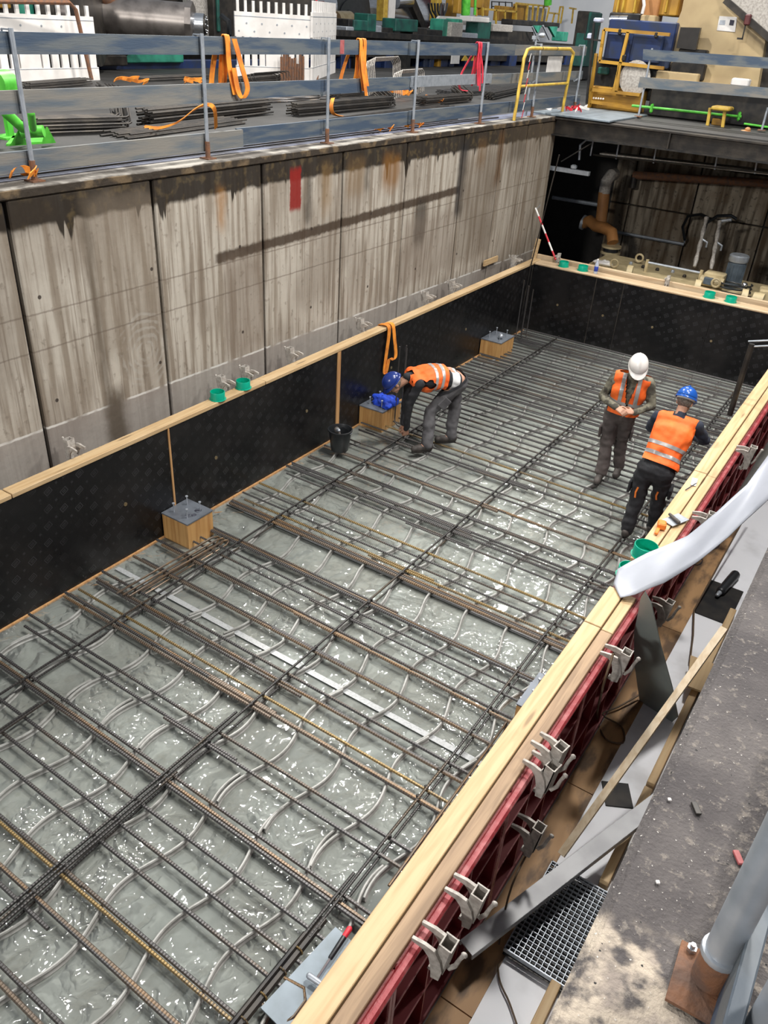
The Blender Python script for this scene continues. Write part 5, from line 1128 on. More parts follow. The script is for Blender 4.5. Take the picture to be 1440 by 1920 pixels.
part('hose', MB().tube([at(415,30,'x',X1-.8), at(428,40,'x',X1-.6), at(430,62,'x',X1-.6), at(425,78,'x',X1-.8)], .07, 8), M['black_pl'], t, True)
t = thing('backup_roll', 'dark round plate beside a polished roll above the second barrier', 'machine', tuple(at(510,100,'x',-11)))
c = at(505,-12,'x',-11); dx_ = Vector((.75,-.66,0)); part('round_plate', MB().cyl(c, c-dx_*.3, 1.25, 44), M['maroon_grey'] if 'maroon_grey' in M else M['dark_steel'], t, True)
c2 = at(545,8,'x',-12); part('polished_roll', MB().cyl(c2+Vector((0,-1.0,0)), c2+Vector((0,1.3,0)), .74, 40), M['silver'], t, True)
c3 = at(470,10,'x',-11.6); part('rear_disc', MB().cyl(c3, c3-dx_*.6, 1.1, 36), M['rust'], t, True)
part('roll_base', q3(430, 60, 580, 120, 'x', -12.4, 1.0), M['black_steel'], t)
t = thing('grey_cabinet', 'light grey vertical housing with a red switch box', 'machine', tuple(at(585,110,'x',-11)))
part('housing', q3(571, -20, 597, 110, 'x', -11, .6), M['galv'], t); part('switch_box', q3(583, -4, 596, 12, 'x', -10.9, .2), M['redwhite_r'], t, label='red switch box')
t = thing('bearing_bracket', 'maroon bearing bracket with a brass coloured stub shaft', 'machine', tuple(at(615,110,'x',-11)))
part('bracket_plate', MB().prism([at(598,50,'x',-11), at(636,50,'x',-11), at(626,28,'x',-11), at(608,2,'x',-11), at(599,2,'x',-11)], (-.3,0,0)), M['maroon'], t)
c = at(612,42,'x',-10.95); part('bearing_ring', MB().lathe([(.30,0),(.42,0),(.42,.06),(.30,.06)], c, 28, (1,0,0)).lathe([(.14,0),(.22,0),(.22,.06),(.14,.06)], c, 24, (1,0,0)), M['maroon'], t, True)
part('stub_shaft', MB().cyl(at(628,38,'x',-11.1), at(655,38,'x',-11.1), .24, 24), M['brass'], t, True)
t = thing('gear_wheel', 'black ringed gear wheel behind the stub shaft', 'machine', tuple(at(665,100,'x',-18)))
c = at(648,36,'x',-18)
for r0, r1, zz in ((.05,.35,.1),(.45,.7,.05),(.8,1.25,0),(1.3,1.75,-.05)): part('gear_ring', MB().lathe([(r0,0),(r1,0),(r1,.14),(r0,.14)], c+Vector((zz,0,0)), 36, (1,0,0)), M['black_pl'], t, True)
part('gear_case', q3(620, 40, 700, 62, 'x', -18.3, .8), M['black_steel'], t)
t = thing('steel_coil', 'large polished steel coil held between dark discs', 'coil', tuple(at(735,60,'x',-20)))
c = at(740,30,'x',-20); part('coil_body', MB().cyl(c+Vector((0,-2.3,.1)), c+Vector((0,2.2,-.05)), 1.0, 48), M['silver'], t, True); part('end_disc', MB().cyl(c+Vector((0,2.2,-.05)), c+Vector((0,2.7,-.05)), 1.35, 40), M['maroon'], t, True); part('mandrel_block', q3(682,14,706,40,'x',-18.8,.8), M['galv_dirty'], t)
part('arm', MB().bar(at(760,-14,'x',-19), at(790,55,'x',-19), .5, .4), M['dark_steel'], t); part('upper_roll', MB().cyl(at(741,4,'x',-18.5), at(768,2,'x',-18.5), .28, 20), M['silver'], t, True)
# green roller table
t = thing('roller_table', 'long roller table with dark beam and green stands', 'machine', tuple(at(800,120,'x',-9.2)))
y0 = at(615,66,'x',-9.2); y1 = at(1100,84,'x',-9.2)
part('long_beam', MB().bar(at(612,60,'x',-9.2), at(1100,88,'x',-9.2), .6, .14), M['black_steel'], t); part('under_beam', MB().bar(at(612,80,'x',-9.5), at(1100,104,'x',-9.5), .5, .6), M['dark_steel'], t)
for (u0,v0,u1,v1,mt) in ((654,36,668,58,'black_steel'),(664,38,690,58,'dkgreen'),(690,26,706,60,'dkgreen'),(703,48,716,62,'galv'),(716,52,740,70,'black_steel'),(742,36,784,60,'dkgreen'),(775,52,800,72,'dark_steel'),(800,56,830,72,'black_steel'),(830,36,846,72,'green_mach'),(846,42,868,70,'galv_dirty'),(858,36,866,74,'green_mach'),(866,62,896,76,'galv'),(896,40,920,78,'dkgreen'),(925,46,962,60,'galv_dirty'),(920,58,1000,80,'dark_steel'),(962,40,1050,50,'black_steel'),(1056,60,1065,78,'green_mach'),(650,50,664,64,'galv'),(756,36,768,46,'white_pl'),(885,32,918,42,'white_pl')):
    part('stand', q3(u0,v0,u1,v1,'x',-9.6+.25*R.random(),.5), M[mt], t)
part('white_guard', MB().prism([at(826,30,'x',-10.1), at(900,34,'x',-10.1), at(920,40,'x',-10.1), at(920,48,'x',-10.1), at(830,46,'x',-10.1), at(812,58,'x',-10.1), at(808,52,'x',-10.1)], (-.1,0,0)), M['white_pl'], t, label='white sheet guard')
for (u, v) in ((998,50),(1018,48)): part('strut', MB().bar(at(u,v,'x',-9.3), at(u+12,v+26,'x',-9.3), .05, .05), M['galv'], t)
part('gusset', MB().prism([at(1030,50,'x',-9.3), at(1046,50,'x',-9.3), at(1041,70,'x',-9.3)], (-.1,0,0)).prism([at(1000,48,'x',-9.4), at(1016,48,'x',-9.4), at(1009,62,'x',-9.4)], (-.1,0,0)), M['green_mach'], t)
t = thing('dark_cupboard', 'tall dark green cupboard at the right end of the roller table', 'cabinet', tuple(at(1085,122,'y',26)))
part('cupboard', q3(1073, 20, 1098, 150, 'y', 26, .8), M['dark_steel'], t); part('green_side', q3(1096, 22, 1101, 126, 'y', 25.9, .9), M['dkgreen'], t); part('green_foot', q3(1076,62,1098,125,'y',25.9,.1), M['dkgreen'], t)
# blue supports under the line
t = thing('blue_substructure', 'row of navy columns carrying the roller table', 'machine', tuple(at(760,140,'x',-9.2)))
for (u0, u1, mt) in ((628,640,'black_steel'),(640,652,'blue_mach'),(655,668,'blue_mach'),(670,690,'black_steel'),(700,716,'blue_mach'),(722,738,'blue_mach'),(745,770,'black_steel'),(795,806,'blue_mach'),(806,814,'blue_mach'),(822,828,'ochre'),(828,840,'blue_mach'),(842,852,'blue_mach'),(872,900,'blue_mach'),(920,938,'blue_mach'),(955,968,'blue_mach'),(985,1010,'blue_mach'),(1030,1044,'blue_mach'),(1060,1085,'blue_mach')):
    part('column', q3(u0, 92, u1, 150, 'x', -9.1-.3*R.random(), .5), M[mt], t)
part('rear_panel', q3(190, 112, 640, 150, 'x',-10, .2), M['blue_mach'], t); part('rear_panel', q3(640, 90, 1100, 142, 'x', -9.9, .2), M['black_steel'], t)
ms = MB()
for k in range(14): ms.bar(at(800+k*22, 112, 'x', -9.8), at(800+k*22, 138, 'x', -9.8), .03, .03)
for k in range(4): ms.bar(at(800, 114+7*k, 'x', -9.8), at(1090, 122+6*k, 'x', -9.8), .03, .03)
part('mesh_guard', ms, M['galv'], t, kind='stuff')
part('notice', q3(846,102,862,120,'x',-9.0,.02), M['paper'], t, label='white notice sheet')
for u in (872, 890): part('warning_sign', MB().prism([at(u-6,114,'x',-9.0), at(u+8,114,'x',-9.0), at(u+1,103,'x',-9.0)], (-.03,0,0)), M['yellow'], t, label='yellow warning triangle')
single('info_sheet', MB().bb(-.70,-.695, 14.62, 15.25, 4.12, 4.40), M['paper'], 'pale notice sheet fixed behind the yellow tube frame', 'sign')
# yellow stairs and platforms
t = thing('yellow_platform', 'yellow railed stairs and platform far behind the roller table', 'platform', tuple(at(960,60,'x',-15)))
for (u0,v0,u1,v1) in ((860,-10,873,26),(873,-10,905,14),(905,-10,918,30),(935,12,965,40)): part('panel', q3(u0,v0,u1,v1,'x',-15.8,.3), M['ochre'], t)
for (a0,b0,a1,b1) in ((893,16,893,30),(905,14,905,30),(930,18,930,46),(947,20,947,40),(968,5,967,38),(990,8,987,38),(1010,10,1006,40),(1030,14,1024,40),(1040,24,1036,42),(1050,14,1046,44),(1056,14,1051,44),(1075,16,1072,44),(908,17,968,22),(968,6,1028,12),(1028,24,1048,26),(1050,13,1056,13),(1068,15,1080,17),(1000,9,998,38),(1020,10,1016,40)):
    part('rail_tube', MB().bar(at(a0,b0,'x',-14.6), at(a1,b1,'x',-14.6), .075, .075), M['yellow'], t)
for (a0,b0,a1,b1) in ((922,2,922,18),(936,3,936,20),(948,3,948,18),(960,4,960,20),(922,3,960,5),(922,12,960,14)): part('dark_tube', MB().bar(at(a0,b0,'x',-16.4), at(a1,b1,'x',-16.4), .045, .045), M['dark_steel'], t)
part('brown_panel', q3(967,8,988,38,'x',-14.9,.2), M['ochre'], t); part('dark_panel', q3(988,14,1024,40,'x',-15.0,.2), M['galv_dirty'], t)
for (u, lb, v1) in ((873, 'thick lime green pipe rising far behind', 28), (1027, 'lime green pipe end above the yellow platform', 9)):
    single('green_pipe', MB().tube([at(u,v1,'x',-14.3), at(u+2,-30,'x',-14.3)], .20, 14), M['lime'], lb, 'pipe', smooth=True)
single('green_pole', MB().tube([at(890,28,'x',-14.2), at(893,-30,'x',-14.2)], .06, 8), M['lime'], 'thin lime green pole beside the thick pipe', 'pipe', smooth=True)
for (u0, u1, mt, lb) in ((720,728,'yellow','yellow column far behind the coil, left one'),(820,828,'yellow','yellow column far behind the hanging cables'),(848,858,'ochre','ochre column beside the far platform'),(730,742,'white_pl','white column far behind the coil')):
    single('column', q3(u0,-20,u1,40,'x',-17.5,.4), M[mt], lb, 'column')
t = thing('hanging_cables', 'bunch of dark cables hanging far behind the white guard', 'cables', tuple(at(830,30,'x',-14)))
for k in range(7): part('cable', MB().tube([at(803+k*6,6,'x',-14), at(806+k*5,20,'x',-14), at(812+k*3+(k%2)*6,34,'x',-14)], .04, 6), M['black_pl'], t, True)
# control pole with lamp at the pit corner
t = thing('lamp_pole', 'grey pole with small round lamp head behind the yellow tube frame', 'lamp', (-.75, 14.15, 3.5))
part('pole', MB().tube([(-.75,14.15,3.5),(-.75,14.15,4.66)], .018, 8), M['galv'], t, True); part('head', MB().ell((-.68,14.2,4.70), (.06,.06,.035)).box((-.77,14.13,4.66), (.07,.07,.05)), M['galv'], t, True)
# yellow and navy machine cage right of the corner
YC = 17.2
t = thing('machine_cage', 'navy machine with yellow tube door frames beyond the far pit corner', 'machine', tuple(at(1180,215,'y',YC)))
def yb(a0,b0,a1,b1,w_=.055,mt='ochre',nm='frame_tube',y=YC): part(nm, MB().bar(at(a0,b0,'y',y), at(a1,b1,'y',y), w_, w_), M[mt], t)
part('body', q3(1135, 38, 1262, 125, 'y', YC+.25, 1.2), M['blue_mach'], t); part('lower_body', q3(1108, 120, 1250, 185, 'y', YC+.35, .9), M['black_steel'], t)
part('skirt', q3(1104, 165, 1205, 208, 'y', YC+.1, .25), M['ochre'], t, label='ochre lower panels')
for b_ in ((1133,55,1256,65),(1133,55,1124,115),(1124,115,1245,128),(1178,60,1150,175),(1118,100,1103,205),(1162,118,1156,172),(1104,190,1200,205),(1108,168,1200,178)): yb(*b_)
part('window_panel', q3(1135,62,1168,112,'y',YC+.12,.1), M['blue_mach'], t); part('window_panel', q3(1182,64,1240,118,'y',YC+.12,.1), M['blue_mach'], t)
for (u,v) in ((1161,58),(1229,64),(1168,107)): part('hinge', q3(u-3,v-5,u+4,v+8,'y',YC-.04,.08), M['black_steel'], t)
c = at(1192,146,'y',YC+.1); part('round_cover', MB().lathe([(.001,0),(.27,0),(.30,.06),(.001,.08)], c, 26, (0,-1,0)), M['galv_dirty'], t, True); part('green_box', q3(1120,126,1140,140,'y',YC+.2,.1), M['dkgreen'], t)
for k in range(5): part('white_knob', MB().ell(at(1113+k*4.5,184+k*.4,'y',YC+.02), (.02,.02,.02), seg=8, rings=6), M['white_pl'], t)
t = thing('yellow_hood', 'yellow and copper coloured hood on top of the navy machine', 'machine', tuple(at(1210,30,'y',YC+1)))
part('dark_deck', q3(1142,24,1200,38,'y',YC+.5,.8), M['black_steel'], t); part('hood', q3(1152,-30,1200,26,'y',YC+.7,1), M['ochre'], t); part('hood', q3(1236,-30,1275,30,'y',YC+.7,1), M['ochre'], t)
for u in (1158,1168,1190,1250): part('fin', q3(u,-30,u+3,25,'y',YC+.62,.1), M['yellow'], t)
part('copper_panel', q3(1208,-30,1236,42,'y',YC+.6,.4), M['brown_pipe'], t, label='copper coloured panel'); part('light_box', q3(1200,28,1228,44,'y',YC+.5,.3), M['beige'], t); part('hoses', MB().tube([at(1205,-20,'y',YC+.4), at(1208,10,'y',YC+.4), at(1204,26,'y',YC+.4)], .03, 6), M['white_pl'], t, True)
for u in (1150,1165): part('chrome_cylinder', MB().cyl(at(u-5,38,'y',YC+.4), at(u+12,38,'y',YC+.4), .08, 14), M['silver'], t, True)
t = thing('control_stand', 'thin dark stand with blue box beside the machine cage', 'stand', tuple(at(1105,180,'y',YC)))
part('post', MB().bar(at(1114,42,'y',YC-.1), at(1100,195,'y',YC-.1), .04, .04), M['black_steel'], t); part('blue_box', q3(1112,33,1126,42,'y',YC-.1,.2), M['lbl'], t); part('cross_bar', MB().bar(at(1096,73,'y',YC-.1), at(1126,76,'y',YC-.1), .03, .03).bar(at(1100,46,'y',YC-.1), at(1095,74,'y',YC-.1), .015, .015).bar(at(1124,48,'y',YC-.1), at(1119,74,'y',YC-.1), .015, .015), M['black_steel'], t)
part('blue_bottle', q3(1100,62,1110,74,'y',YC-.1,.1), M['lbl'], t)
# beige machine body
YB = 17.6
t = thing('beige_machine', 'large beige machine body with dark monitor and poster at the upper right', 'machine', tuple(at(1340,170,'y',YB)))
bp_ = [at(1262,60,'y',YB), at(1278,20,'y',YB), at(1290,-40,'y',YB), at(1480,-40,'y',YB), at(1480,40,'y',YB), at(1436,70,'y',YB), at(1420,165,'y',YB), at(1236,150,'y',YB)]
part('body', MB().prism(bp_, (0,1.8,0)), M['beige'], t)
part('foot_block', q3(1228,135,1308,160,'y',YB-.3,.6), M['beige'], t); part('lower_step', q3(1210,150,1326,170,'y',YB-.35,.4), M['beige'], t)
part('dark_recess', q3(1255,118,1320,150,'y',YB-.15,.16), M['black_steel'], t); part('side_shadow_block', q3(1424,70,1500,170,'y',YB+.2,1.4), M['dark_steel'], t)
part('monitor', MB().prism([at(1276,51,'y',YB-.25), at(1313,52,'y',YB-.25), at(1304,94,'y',YB-.25), at(1268,90,'y',YB-.25)], (0,.10,0)), M['screen'], t, label='dark monitor'); part('monitor_foot', q3(1272,92,1325,100,'y',YB-.2,.2), M['black_steel'], t)
po = part('poster', MB().prism([at(1349,30,'y',YB-.012), at(1382,32,'y',YB-.012), at(1378,60,'y',YB-.012), at(1344,57,'y',YB-.012)], (0,.01,0)), M['paper'], t, label='white poster with two small pictures')
part('poster_picture', MB().prism([at(1350,38,'y',YB-.016), at(1360,38,'y',YB-.016), at(1359,47,'y',YB-.016), at(1348,46,'y',YB-.016)], (0,.004,0)), M['galv'], po); part('poster_picture', MB().prism([at(1369,37,'y',YB-.016), at(1377,38,'y',YB-.016), at(1375,48,'y',YB-.016), at(1367,47,'y',YB-.016)], (0,.004,0)), M['ink'], po)
part('diagonal_arm', MB().bar(at(1360,0,'y',YB-.3), at(1448,76,'y',YB-.3), .10, .10), M['dark_steel'], t); part('arm_clamp', q3(1395,26,1407,48,'y',YB-.4,.1), M['maroon'], t); part('hook', MB().bar(at(1398,46,'y',YB-.35), at(1392,72,'y',YB-.35), .02, .02).bar(at(1382,72,'y',YB-.35), at(1393,73,'y',YB-.35), .02, .03), M['black_steel'], t)
part('curved_cover', MB().prism([at(1352,-40,'y',YB-.1), at(1366,8,'y',YB-.1), at(1400,40,'y',YB-.1), at(1450,80,'y',YB-.1), at(1490,80,'y',YB-.1), at(1490,-40,'y',YB-.1)], (0,.1,0)), M['galv_dirty'], t)
part('white_box', q3(1370,147,1404,162,'y',YB-.3,.2), M['white_pl'], t)
single('black_plinth', q3(1215,168,1500,232,'y',16.9,.25), M['black_steel'], 'long black plinth under the beige machine', 'machine')
t = thing('green_pipe_run', 'thin green pipe with flanges running along the black plinth', 'pipe', tuple(at(1300,215,'y',16.7)))
part('pipe', MB().tube([at(1185,198,'y',16.75), at(1390,219,'y',16.75)], .022, 8).tube([at(1395,232,'y',16.75), at(1450,240,'y',16.75)], .018, 8), M['lime'], t, True)
for (u,v) in ((1221,203),(1385,218)): part('flange', q3(u-3,v-9,u+3,v+9,'y',16.72,.05), M['lime'], t)
t = thing('yellow_step', 'small yellow step stool in front of the black plinth', 'stool', tuple(at(1345,240,'y',16.3)))
for (u, v1) in ((1329,238),(1357,246)): part('leg', MB().bar(at(u+3,202,'y',16.4), at(u-3,v1,'y',16.4), .05, .05), M['yellow'], t)
part('step_top', q3(1332,200,1368,208,'y',16.3,.35), M['yellow'], t); part('back_panel', q3(1334,222,1358,236,'y',16.6,.03), M['ochre'], t)
single('orange_rag', MB().ell(at(1398,247,'y',16.2), (.10,.08,.03)).ell(at(1402,243,'y',16.2), (.05,.05,.04)), M['brown_pipe'], 'small orange brown rag on the deck beside the yellow stool', 'cloth', smooth=True)
# far right rail
YR = 15.7
for i, (a0,b0,a1,b1) in enumerate(((1222,90,1197,218),(1447,200,1428,244))):
    t = thing('rail_post', ['galvanised post of the far right guard rail', 'galvanised post at the right edge above the deck'][i], 'post', tuple(at(a1,b1,'y',YR+.8 if i == 0 else YR)), 'posts of the far guard rail')
    pz = at(a1,b1,'z',3.53); part('pole', MB().tube([pz, pz+Vector((0,0,1.08 if i == 0 else .35))], .019, 10), M['galv'], t, True); part('foot_plate', MB().box(pz, (.12,.12,.015)), M['rust'], t)
fy = at(1197,218,'z',3.53).y-.04
single('rail_board', MB().prism([at(1206,92,'y',fy), at(1500,112,'y',fy), at(1500,133,'y',fy), at(1205,112,'y',fy)], (0,.03,0)), M['rail_wood'], 'upper blue green board of the far right guard rail', 'board', 'boards of the far guard rail')
single('rail_board', MB().prism([at(1200,144,'y',fy), at(1500,170,'y',fy), at(1500,190,'y',fy), at(1196,164,'y',fy)], (0,.03,0)), M['rail_grey'], 'lower grey board of the far right guard rail', 'board', 'boards of the far guard rail')
# ================================================================== PIT END: PIPES, PUMP
t = thing('guard_tubes', 'grey double tube railing hung under the edge beam', 'railing', tuple(at(1250,285,'y',15.6)))
part('upper_tube', MB().tube([at(1086,300,'y',15.6), at(1088,272,'y',15.6), at(1100,262,'y',15.6), at(1460,302,'y',15.6)], .022, 8), M['galv'], t, True)
part('lower_tube', MB().tube([at(1112,290,'y',15.6), at(1160,296,'y',15.6), at(1460,326,'y',15.6)], .018, 8), M['dark_steel'], t, True)
for (u, v) in ((1112,264),(1160,270),(1230,278),(1345,290),(1420,298)): part('tube_stay', MB().tube([at(u,v,'y',15.6), at(u-5,v+28,'y',15.6)], .014, 6), M['galv'], t)
for (u, v) in ((1158,262),(1343,286)): part('bracket', q3(u-4,v-4,u+5,v+7,'y',15.55,.06), M['galv'], t)
single('cable_tray', MB().bar(at(1130,288,'y',16.4), at(1470,326,'y',16.4), .35, .05), M['galv_dirty'], 'pale cable tray under the deck edge', 'tray')
t = thing('wall_bracket', 'steel bracket beam projecting from the left pit wall end', 'bracket', tuple(at(1050,320,'y',15.1)))
part('beam', MB().bar(at(1010,311,'y',15.1), at(1105,326,'y',15.1), .08, .07), M['galv'], t); part('box', q3(1069,309,1079,318,'y',15.05,.1), M['galv'], t); part('brace', MB().bar(at(1010,322,'y',15.1), at(1008,420,'y',15.1), .02, .02).bar(at(1052,303,'y',15.3), at(1110,268,'y',15.4), .02, .02), M['dark_steel'], t)
t = thing('brown_pipework', 'thick brown pipe rising with bends above the pump', 'pipe', tuple(at(1140,480,'y',16.8)))
part('riser', MB().tube([at(1126,424,'y',17), at(1133,360,'y',17)], .115, 18), M['brown_pipe'], t, True)
part('grey_elbow', MB().tube([at(1133,362,'y',17), at(1137,340,'y',17), at(1146,328,'y',17.1), at(1152,327,'y',17.35)], .115, 18), M['galv_dirty'], t, True, 'grey upper elbow')
part('lower_bend', MB().tube([at(1096,418,'y',17.1), at(1106,414,'y',17), at(1118,424,'y',16.9), at(1134,428,'y',16.8), at(1147,436,'y',16.7), at(1149,455,'y',16.6)], .115, 18), M['brown_pipe'], t, True)
c = at(1147,460,'y',16.6); part('flange', MB().cyl(c, c-Vector((0,0,.04)), .20, 24).cyl(c-Vector((0,0,.12)), c-Vector((0,0,.16)), .20, 24), M['pump'], t, True); part('rubber_joint', MB().cyl(c-Vector((0,0,.04)), c-Vector((0,0,.12)), .15, 20), M['black_pl'], t, True); part('neck', MB().cyl(c-Vector((0,0,.16)), Vector((c.x,c.y,.98)), .14, 20), M['pump'], t, True)
part('end_cap', MB().cyl(at(1092,416,'y',17.1), at(1097,418,'y',17.1), .15, 16), M['galv'], t, True)
t = thing('wall_pipes', 'thin grey pipes running along the back wall', 'pipe', tuple(at(1200,430,'y',18.3)))
part('pipe', MB().tube([at(1150,434,'y',18.3), at(1282,458,'y',18.3), at(1285,448,'y',18.3)], .035, 8), M['galv'], t, True); part('pipe', MB().tube([at(1036,370,'y',17.3), at(1128,385,'y',17.3)], .04, 8), M['galv'], t, True)
part('hose', MB().tube([at(1284,450,'y',18.2), at(1280,425,'y',18.1), at(1290,405,'y',18), at(1315,402,'y',17.8), at(1327,408,'y',17.6)], .03, 8), M['black_pl'], t, True); part('hose', MB().tube([at(1318,440,'y',17.2), at(1325,418,'y',17.2), at(1345,405,'y',17.3), at(1370,404,'y',17.5), at(1380,410,'y',17.6)], .03, 8), M['black_pl'], t, True)
t = thing('overhead_pipe', 'dark red brown pipe high on the back wall', 'pipe', tuple(at(1300,340,'y',18.2)))
part('pipe', MB().tube([at(1188,328,'y',18.2), at(1460,345,'y',18.2)], .08, 10), M['rust'], t, True); part('drop', MB().tube([at(1190,328,'y',18.2), at(1186,352,'y',18.2)], .07, 10), M['dark_steel'], t, True)
# pump skid
t = thing('pump_unit', 'cream painted pump skid standing behind the far formwork', 'pump', (2.2, 15.8, .03))
part('skid', MB().bb(.50, 3.9, 15.15, 16.3, .55, .98, .02), M['pump'], t); part('top_plate', MB().bb(.46, 3.95, 15.1, 16.35, .98, 1.02, .008), M['pump'], t)
for x in (.8, 3.6): part('support', MB().bb(x, x+.15, 15.3, 16.2, .03, .55), M['dark_steel'], t)
part('long_rod', MB().cyl((1.35,14.95,1.05), (3.3,14.95,1.05), .035, 12), M['silver'], t, True); part('cross_rod', MB().cyl((1.5,15.5,1.20), (2.5,15.5,1.20), .022, 8), M['galv'], t, True)
for x in (1.5, 2.5): part('rod_post', MB().cyl((x,15.5,1.02), (x,15.5,1.25), .03, 8), M['pump'], t, True)
for x, y in ((1.30,15.0),(2.55,14.98),(3.35,14.98)): part('end_ring', MB().lathe([(.05,0),(.13,0),(.13,.10),(.05,.10)], (x,y,1.07), 20, (1,.2,0)), M['pump'], t, True)
for x, y, z in ((.95,15.3,1.06),(1.2,16.0,1.08),(2.85,15.2,1.10)): part('lifting_eye', MB().tube([(x+.07*math.cos(a), y, z+.05+.07*math.sin(a)) for a in [i*2*PI/14 for i in range(14)]], .02, 8, closed=True), M['pump'], t, True)
for k in range(9): part('fitting', MB().lathe([(.0,0),(.035,0),(.035,.03),(.02,.05),(.001,.05)], (1.1+k*.27, 15.65+.25*R.random(), 1.02), 10), M['dark_steel'] if k%3 else M['galv'], t)
part('valve_body', MB().box((2.75,15.5,1.14), (.35,.25,.24), bev=.02).cyl((2.55,15.35,1.12),(2.95,15.35,1.12),.09,16), M['pump'], t, True); part('valve_core', MB().box((2.70,15.3,1.14), (.16,.12,.12), bev=.01), M['motor'], t)
part('end_block', MB().box((3.70,15.3,1.10), (.25,.35,.22), (0,0,.2), .02).cyl((3.55,14.98,1.08),(3.72,14.98,1.08),.11,18), M['pump'], t, True); part('chrome_ball', MB().ell((3.32,15.25,1.20), (.05,.05,.05)), M['silver'], t, True)
part('valve_row', MB().bb(3.0,3.5,14.95,15.1,1.02,1.07), M['dark_steel'], t)
for (u0, v0, u1, v1) in ((1302,500,1325,408),(1333,505,1350,415)):
    n_ = 7; pts = [lerp(at(u0,v0,'y',16.0), at(u1,v1,'y',16.6), i/n_) for i in range(n_+1)]
    part('valve_stack', MB().tube(pts, [.045 if i%2 else .028 for i in range(n_+1)], 10), M['galv_dirty'], t, True)
    part('branch', MB().tube([pts[4], pts[4]+Vector((.12,0,-.05)), pts[4]+Vector((.12,0,-.14))], .02, 6), M['galv'], t, True)
part('branch_top', MB().tube([at(1350,415,'y',16.6), at(1372,412,'y',16.6)], .03, 8), M['galv'], t, True)
part('hose_coil', MB().tube([(3.15+.28*math.cos(a), 15.35+.18*math.sin(a), 1.06+.01*a) for a in [i*.45 for i in range(30)]], .016, 6), M['black_pl'], t, True)
t = thing('electric_motor', 'blue grey upright electric motor on the pump skid', 'motor', (3.02, 15.75, 1.02))
part('motor_body', MB().lathe([(.001,0),(.17,0),(.17,.03),(.14,.04),(.15,.42),(.12,.45),(.001,.45)], (3.02,15.75,1.02), 24), M['motor'], t, True); part('fan_cover', MB().lathe([(.001,0),(.16,0),(.17,.02),(.17,.10),(.15,.12),(.001,.125)], (3.02,15.75,1.46), 24), M['galv'], t, True)
fn = MB()
for k in range(18): fn.bar((3.02+.145*math.cos(k*PI/9),15.75+.145*math.sin(k*PI/9),1.08), (3.02+.145*math.cos(k*PI/9),15.75+.145*math.sin(k*PI/9),1.42), .01, .03, (math.cos(k*PI/9),math.sin(k*PI/9),0))
part('cooling_fins', fn, M['motor'], t, kind='stuff')
rg_ = MB().ell((.72,15.35,1.05), (.18,.10,.04), seg=20, rings=12)
for i, v in enumerate(rg_.v): rg_.v[i] = v+Vector((mnoise.noise(v*8)*.05, mnoise.noise(v*9)*.05, abs(mnoise.noise(v*12))*.06))
single('white_rag', rg_, M['white_pl'], 'crumpled white rag on the pump skid below the brown pipe', 'cloth', smooth=True)
# ================================================================== NEAR RIGHT CORNER: POST, BLUE BOARDS
t = thing('guard_post', 'thick grey tube post in a rusty socket on the near ledge', 'post', (5.745, .95, 3.5))
pv = Vector((5.745,.945,3.505))
part('tube', MB().tube([pv+Vector((0,0,.085)), pv+Vector((0,0,1.2))], .026, 20), M['galv_t'] if 'galv_t' in M else M['galv'], t, True)
part('collar', MB().lathe([(.026,0),(.031,0),(.032,.006),(.031,.012),(.026,.014)], pv+Vector((0,0,.075)), 20), M['galv'], t, True)
part('socket', MB().cyl(pv+Vector((0,0,.003)), pv+Vector((0,0,.078)), .028, 20), M['rust'], t, True, 'rusty brown socket')
part('base_plate', MB().box(pv+Vector((0,-.015,.003)), (.105,.115,.007), (0,0,.05)), M['rust'], t, label='rusty base plate')
for dx_, dy_ in ((-.037,.03),(.03,-.055)):
    b_ = pv+Vector((dx_,dy_,.006)); part('nut', MB().cyl(b_, b_+Vector((0,0,.010)), .0085, 6).cyl(b_+Vector((0,0,.010)), b_+Vector((0,0,.018)), .0045, 10), M['silver'], t)
t = thing('toe_board', 'blue painted toe board beside the thick grey post at the lower right', 'board', (5.78, .8, 3.505))
part('board', MB().bb(5.766, 5.792, .25, 1.6, 3.505, 3.66, .003), M['blue_board'] if 'blue_board' in M else M['rail_wood'], t)
part('board_edge_chip', MB().box((5.795, 1.06, 3.672), (.05, .10, .02), (0,0,.5)), M['paper'], t, label='white chipped board end')
t = thing('guard_post', 'second grey tube post cut off by the lower right corner', 'post', (5.815, .84, 3.5))
part('tube', MB().tube([(5.815,.84,3.52), (5.815,.84,4.7)], .018, 18), M['galv'], t, True); part('foot', MB().box((5.815,.84,3.512), (.05,.08,.014)), M['rust'], t)
# small litter on the near ledge
for i, (u, v, mt, lb) in enumerate(((1305,1517,'black_steel','small black stub lying on the ledge'), (1384,1609,'red_edge','small red chip on the ledge beside the thick post'), (1255,1500,'white_pl','white crumb on the ledge, upper one'), (1233,1655,'white_pl','white crumb on the ledge, lower left one'))):
    c = at(u, v, 'z', 3.503); single('debris', MB().box(c+Vector((0,0,.002)), (.012, .030 if i < 2 else .008, .006) if i < 2 else (.007,.007,.004), (0,0,.6), .001), M[mt], lb, 'debris', 'litter on the ledge')
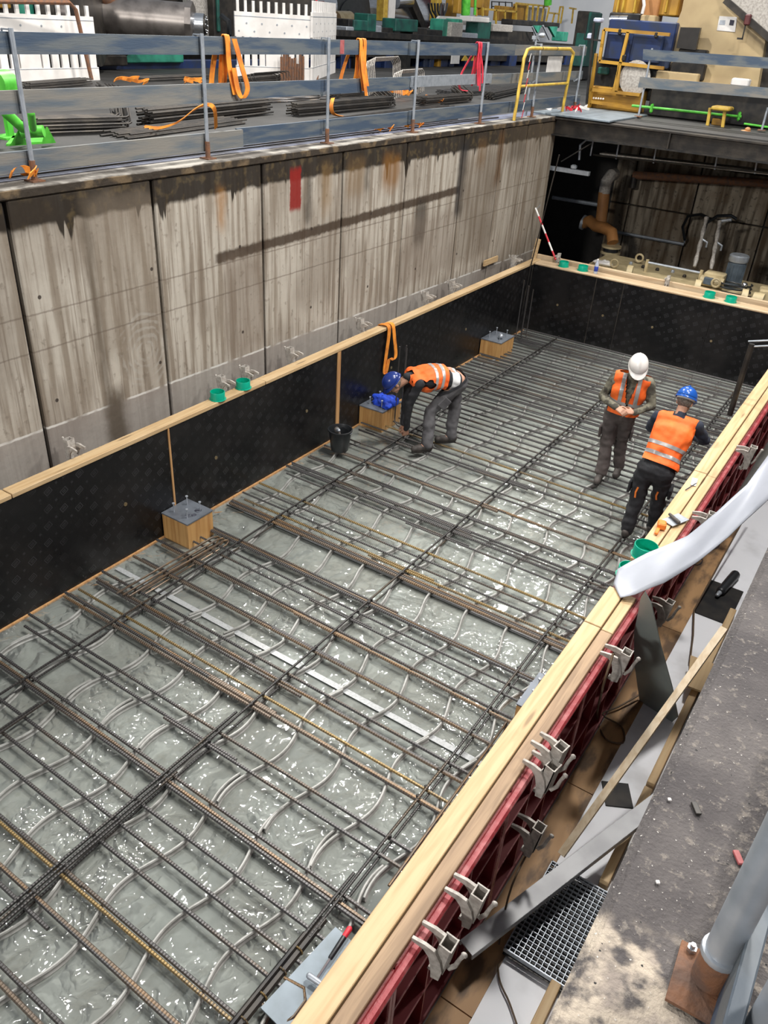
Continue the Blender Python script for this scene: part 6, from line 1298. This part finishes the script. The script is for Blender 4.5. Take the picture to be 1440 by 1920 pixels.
# mill stands filling the hall behind the machine line
def stand(label, blocks):
    t = thing('mill_stand', label, 'machine', (blocks[0][6]-.5, (at(blocks[0][0],100,'x',blocks[0][6])).y, 3.5), 'mill stands in the hall')
    for (u0, v0, u1, v1, mt, nm, x) in blocks: part(nm, q3(u0, v0, u1, v1, 'x', x, 1.2), M[mt], t)
stand('dark mill stand behind the left white barrier', [(-80,-40,60,118,'dark_steel','column',-13),(60,-40,130,118,'black_steel','column',-13.2),(-80,-10,20,14,'ochre','cross_beam',-12.9),(62,0,90,40,'green_mach','gearbox',-12.9),(100,-30,140,60,'dark_steel','column',-12.8)])
stand('dark mill stand between the green flange and the grey housing', [(236,-40,300,108,'black_steel','column',-13.2),(300,-40,362,108,'dark_steel','column',-13.4),(398,-40,470,118,'black_steel','column',-13.6),(240,104,640,118,'black_steel','base',-12.9)])
stand('dark mill stand behind the polished roll', [(520,-40,575,118,'dark_steel','column',-15.5),(596,-40,660,70,'black_steel','column',-23),(655,-40,700,60,'dark_steel','column',-22.5),(690,52,860,72,'dkgreen','base',-22),(660,56,1000,86,'black_steel','base',-16.0)])
t = thing('rail_fence', 'brown bent tube frame in front of the left white barrier', 'frame', tuple(at(160,150,'z',3.5)))
part('tube', MB().tube([at(-40,2,'x',-7.8), at(130,5,'x',-7.7), at(142,18,'x',-7.7), at(172,150,'x',-7.6)], .035, 8), M['rust'], t, True)

for i, (u0, v0, u1, v1, n1, l1, bd, lb) in enumerate(((60,200,250,192,9,2,False,'low layer of bars behind the middle board at the left'), (240,262,460,232,5,2,False,'loose bars right behind the toe board below the arched sling'), (420,198,600,188,8,2,True,'low layer of bars behind the cut bar ends'), (640,238,860,206,5,2,False,'loose bars behind the toe board right of the third post'),
        (560,190,690,180,6,2,False,'layer of thin bars beyond the third stack'), (300,182,420,176,8,2,True,'bars lying beyond the second stack'), (860,182,960,172,7,3,False,'layer of bars beyond the red sling'), (120,186,240,180,8,2,True,'bars lying beyond the nearest stack'))):
    stack(lb, u0, v0, u1, v1, n1, l1, bd, .013, 'dark_steel' if i%2 else 'rebar', 3.505, .06, .085)

pm = MB()
for u, v in ((1308,1052),(1340,1022)):
    c = at(u, v, 'z', .025); pm.tube([(c.x+.045*math.cos(k*PI/6), c.y+.09*math.sin(k*PI/6), .025) for k in range(12)], .005, 5, closed=True)
part('painted_mark', pm, M['ink'], pf, label='black hand-painted round marks')
t = thing('hand_brush', 'black handled brush lying on the white trench floor near the dark wet plate', 'brush', tuple(at(1365,1095,'z',.02)))
a_, b_ = at(1352,1108,'z',.06), at(1378,1078,'z',.06); part('handle', MB().caps(a_, b_, .045, .05), M['black_pl'], t, True); part('tip', MB().caps(a_, a_+(a_-b_)*.25, .025, .02), M['galv'], t, True)
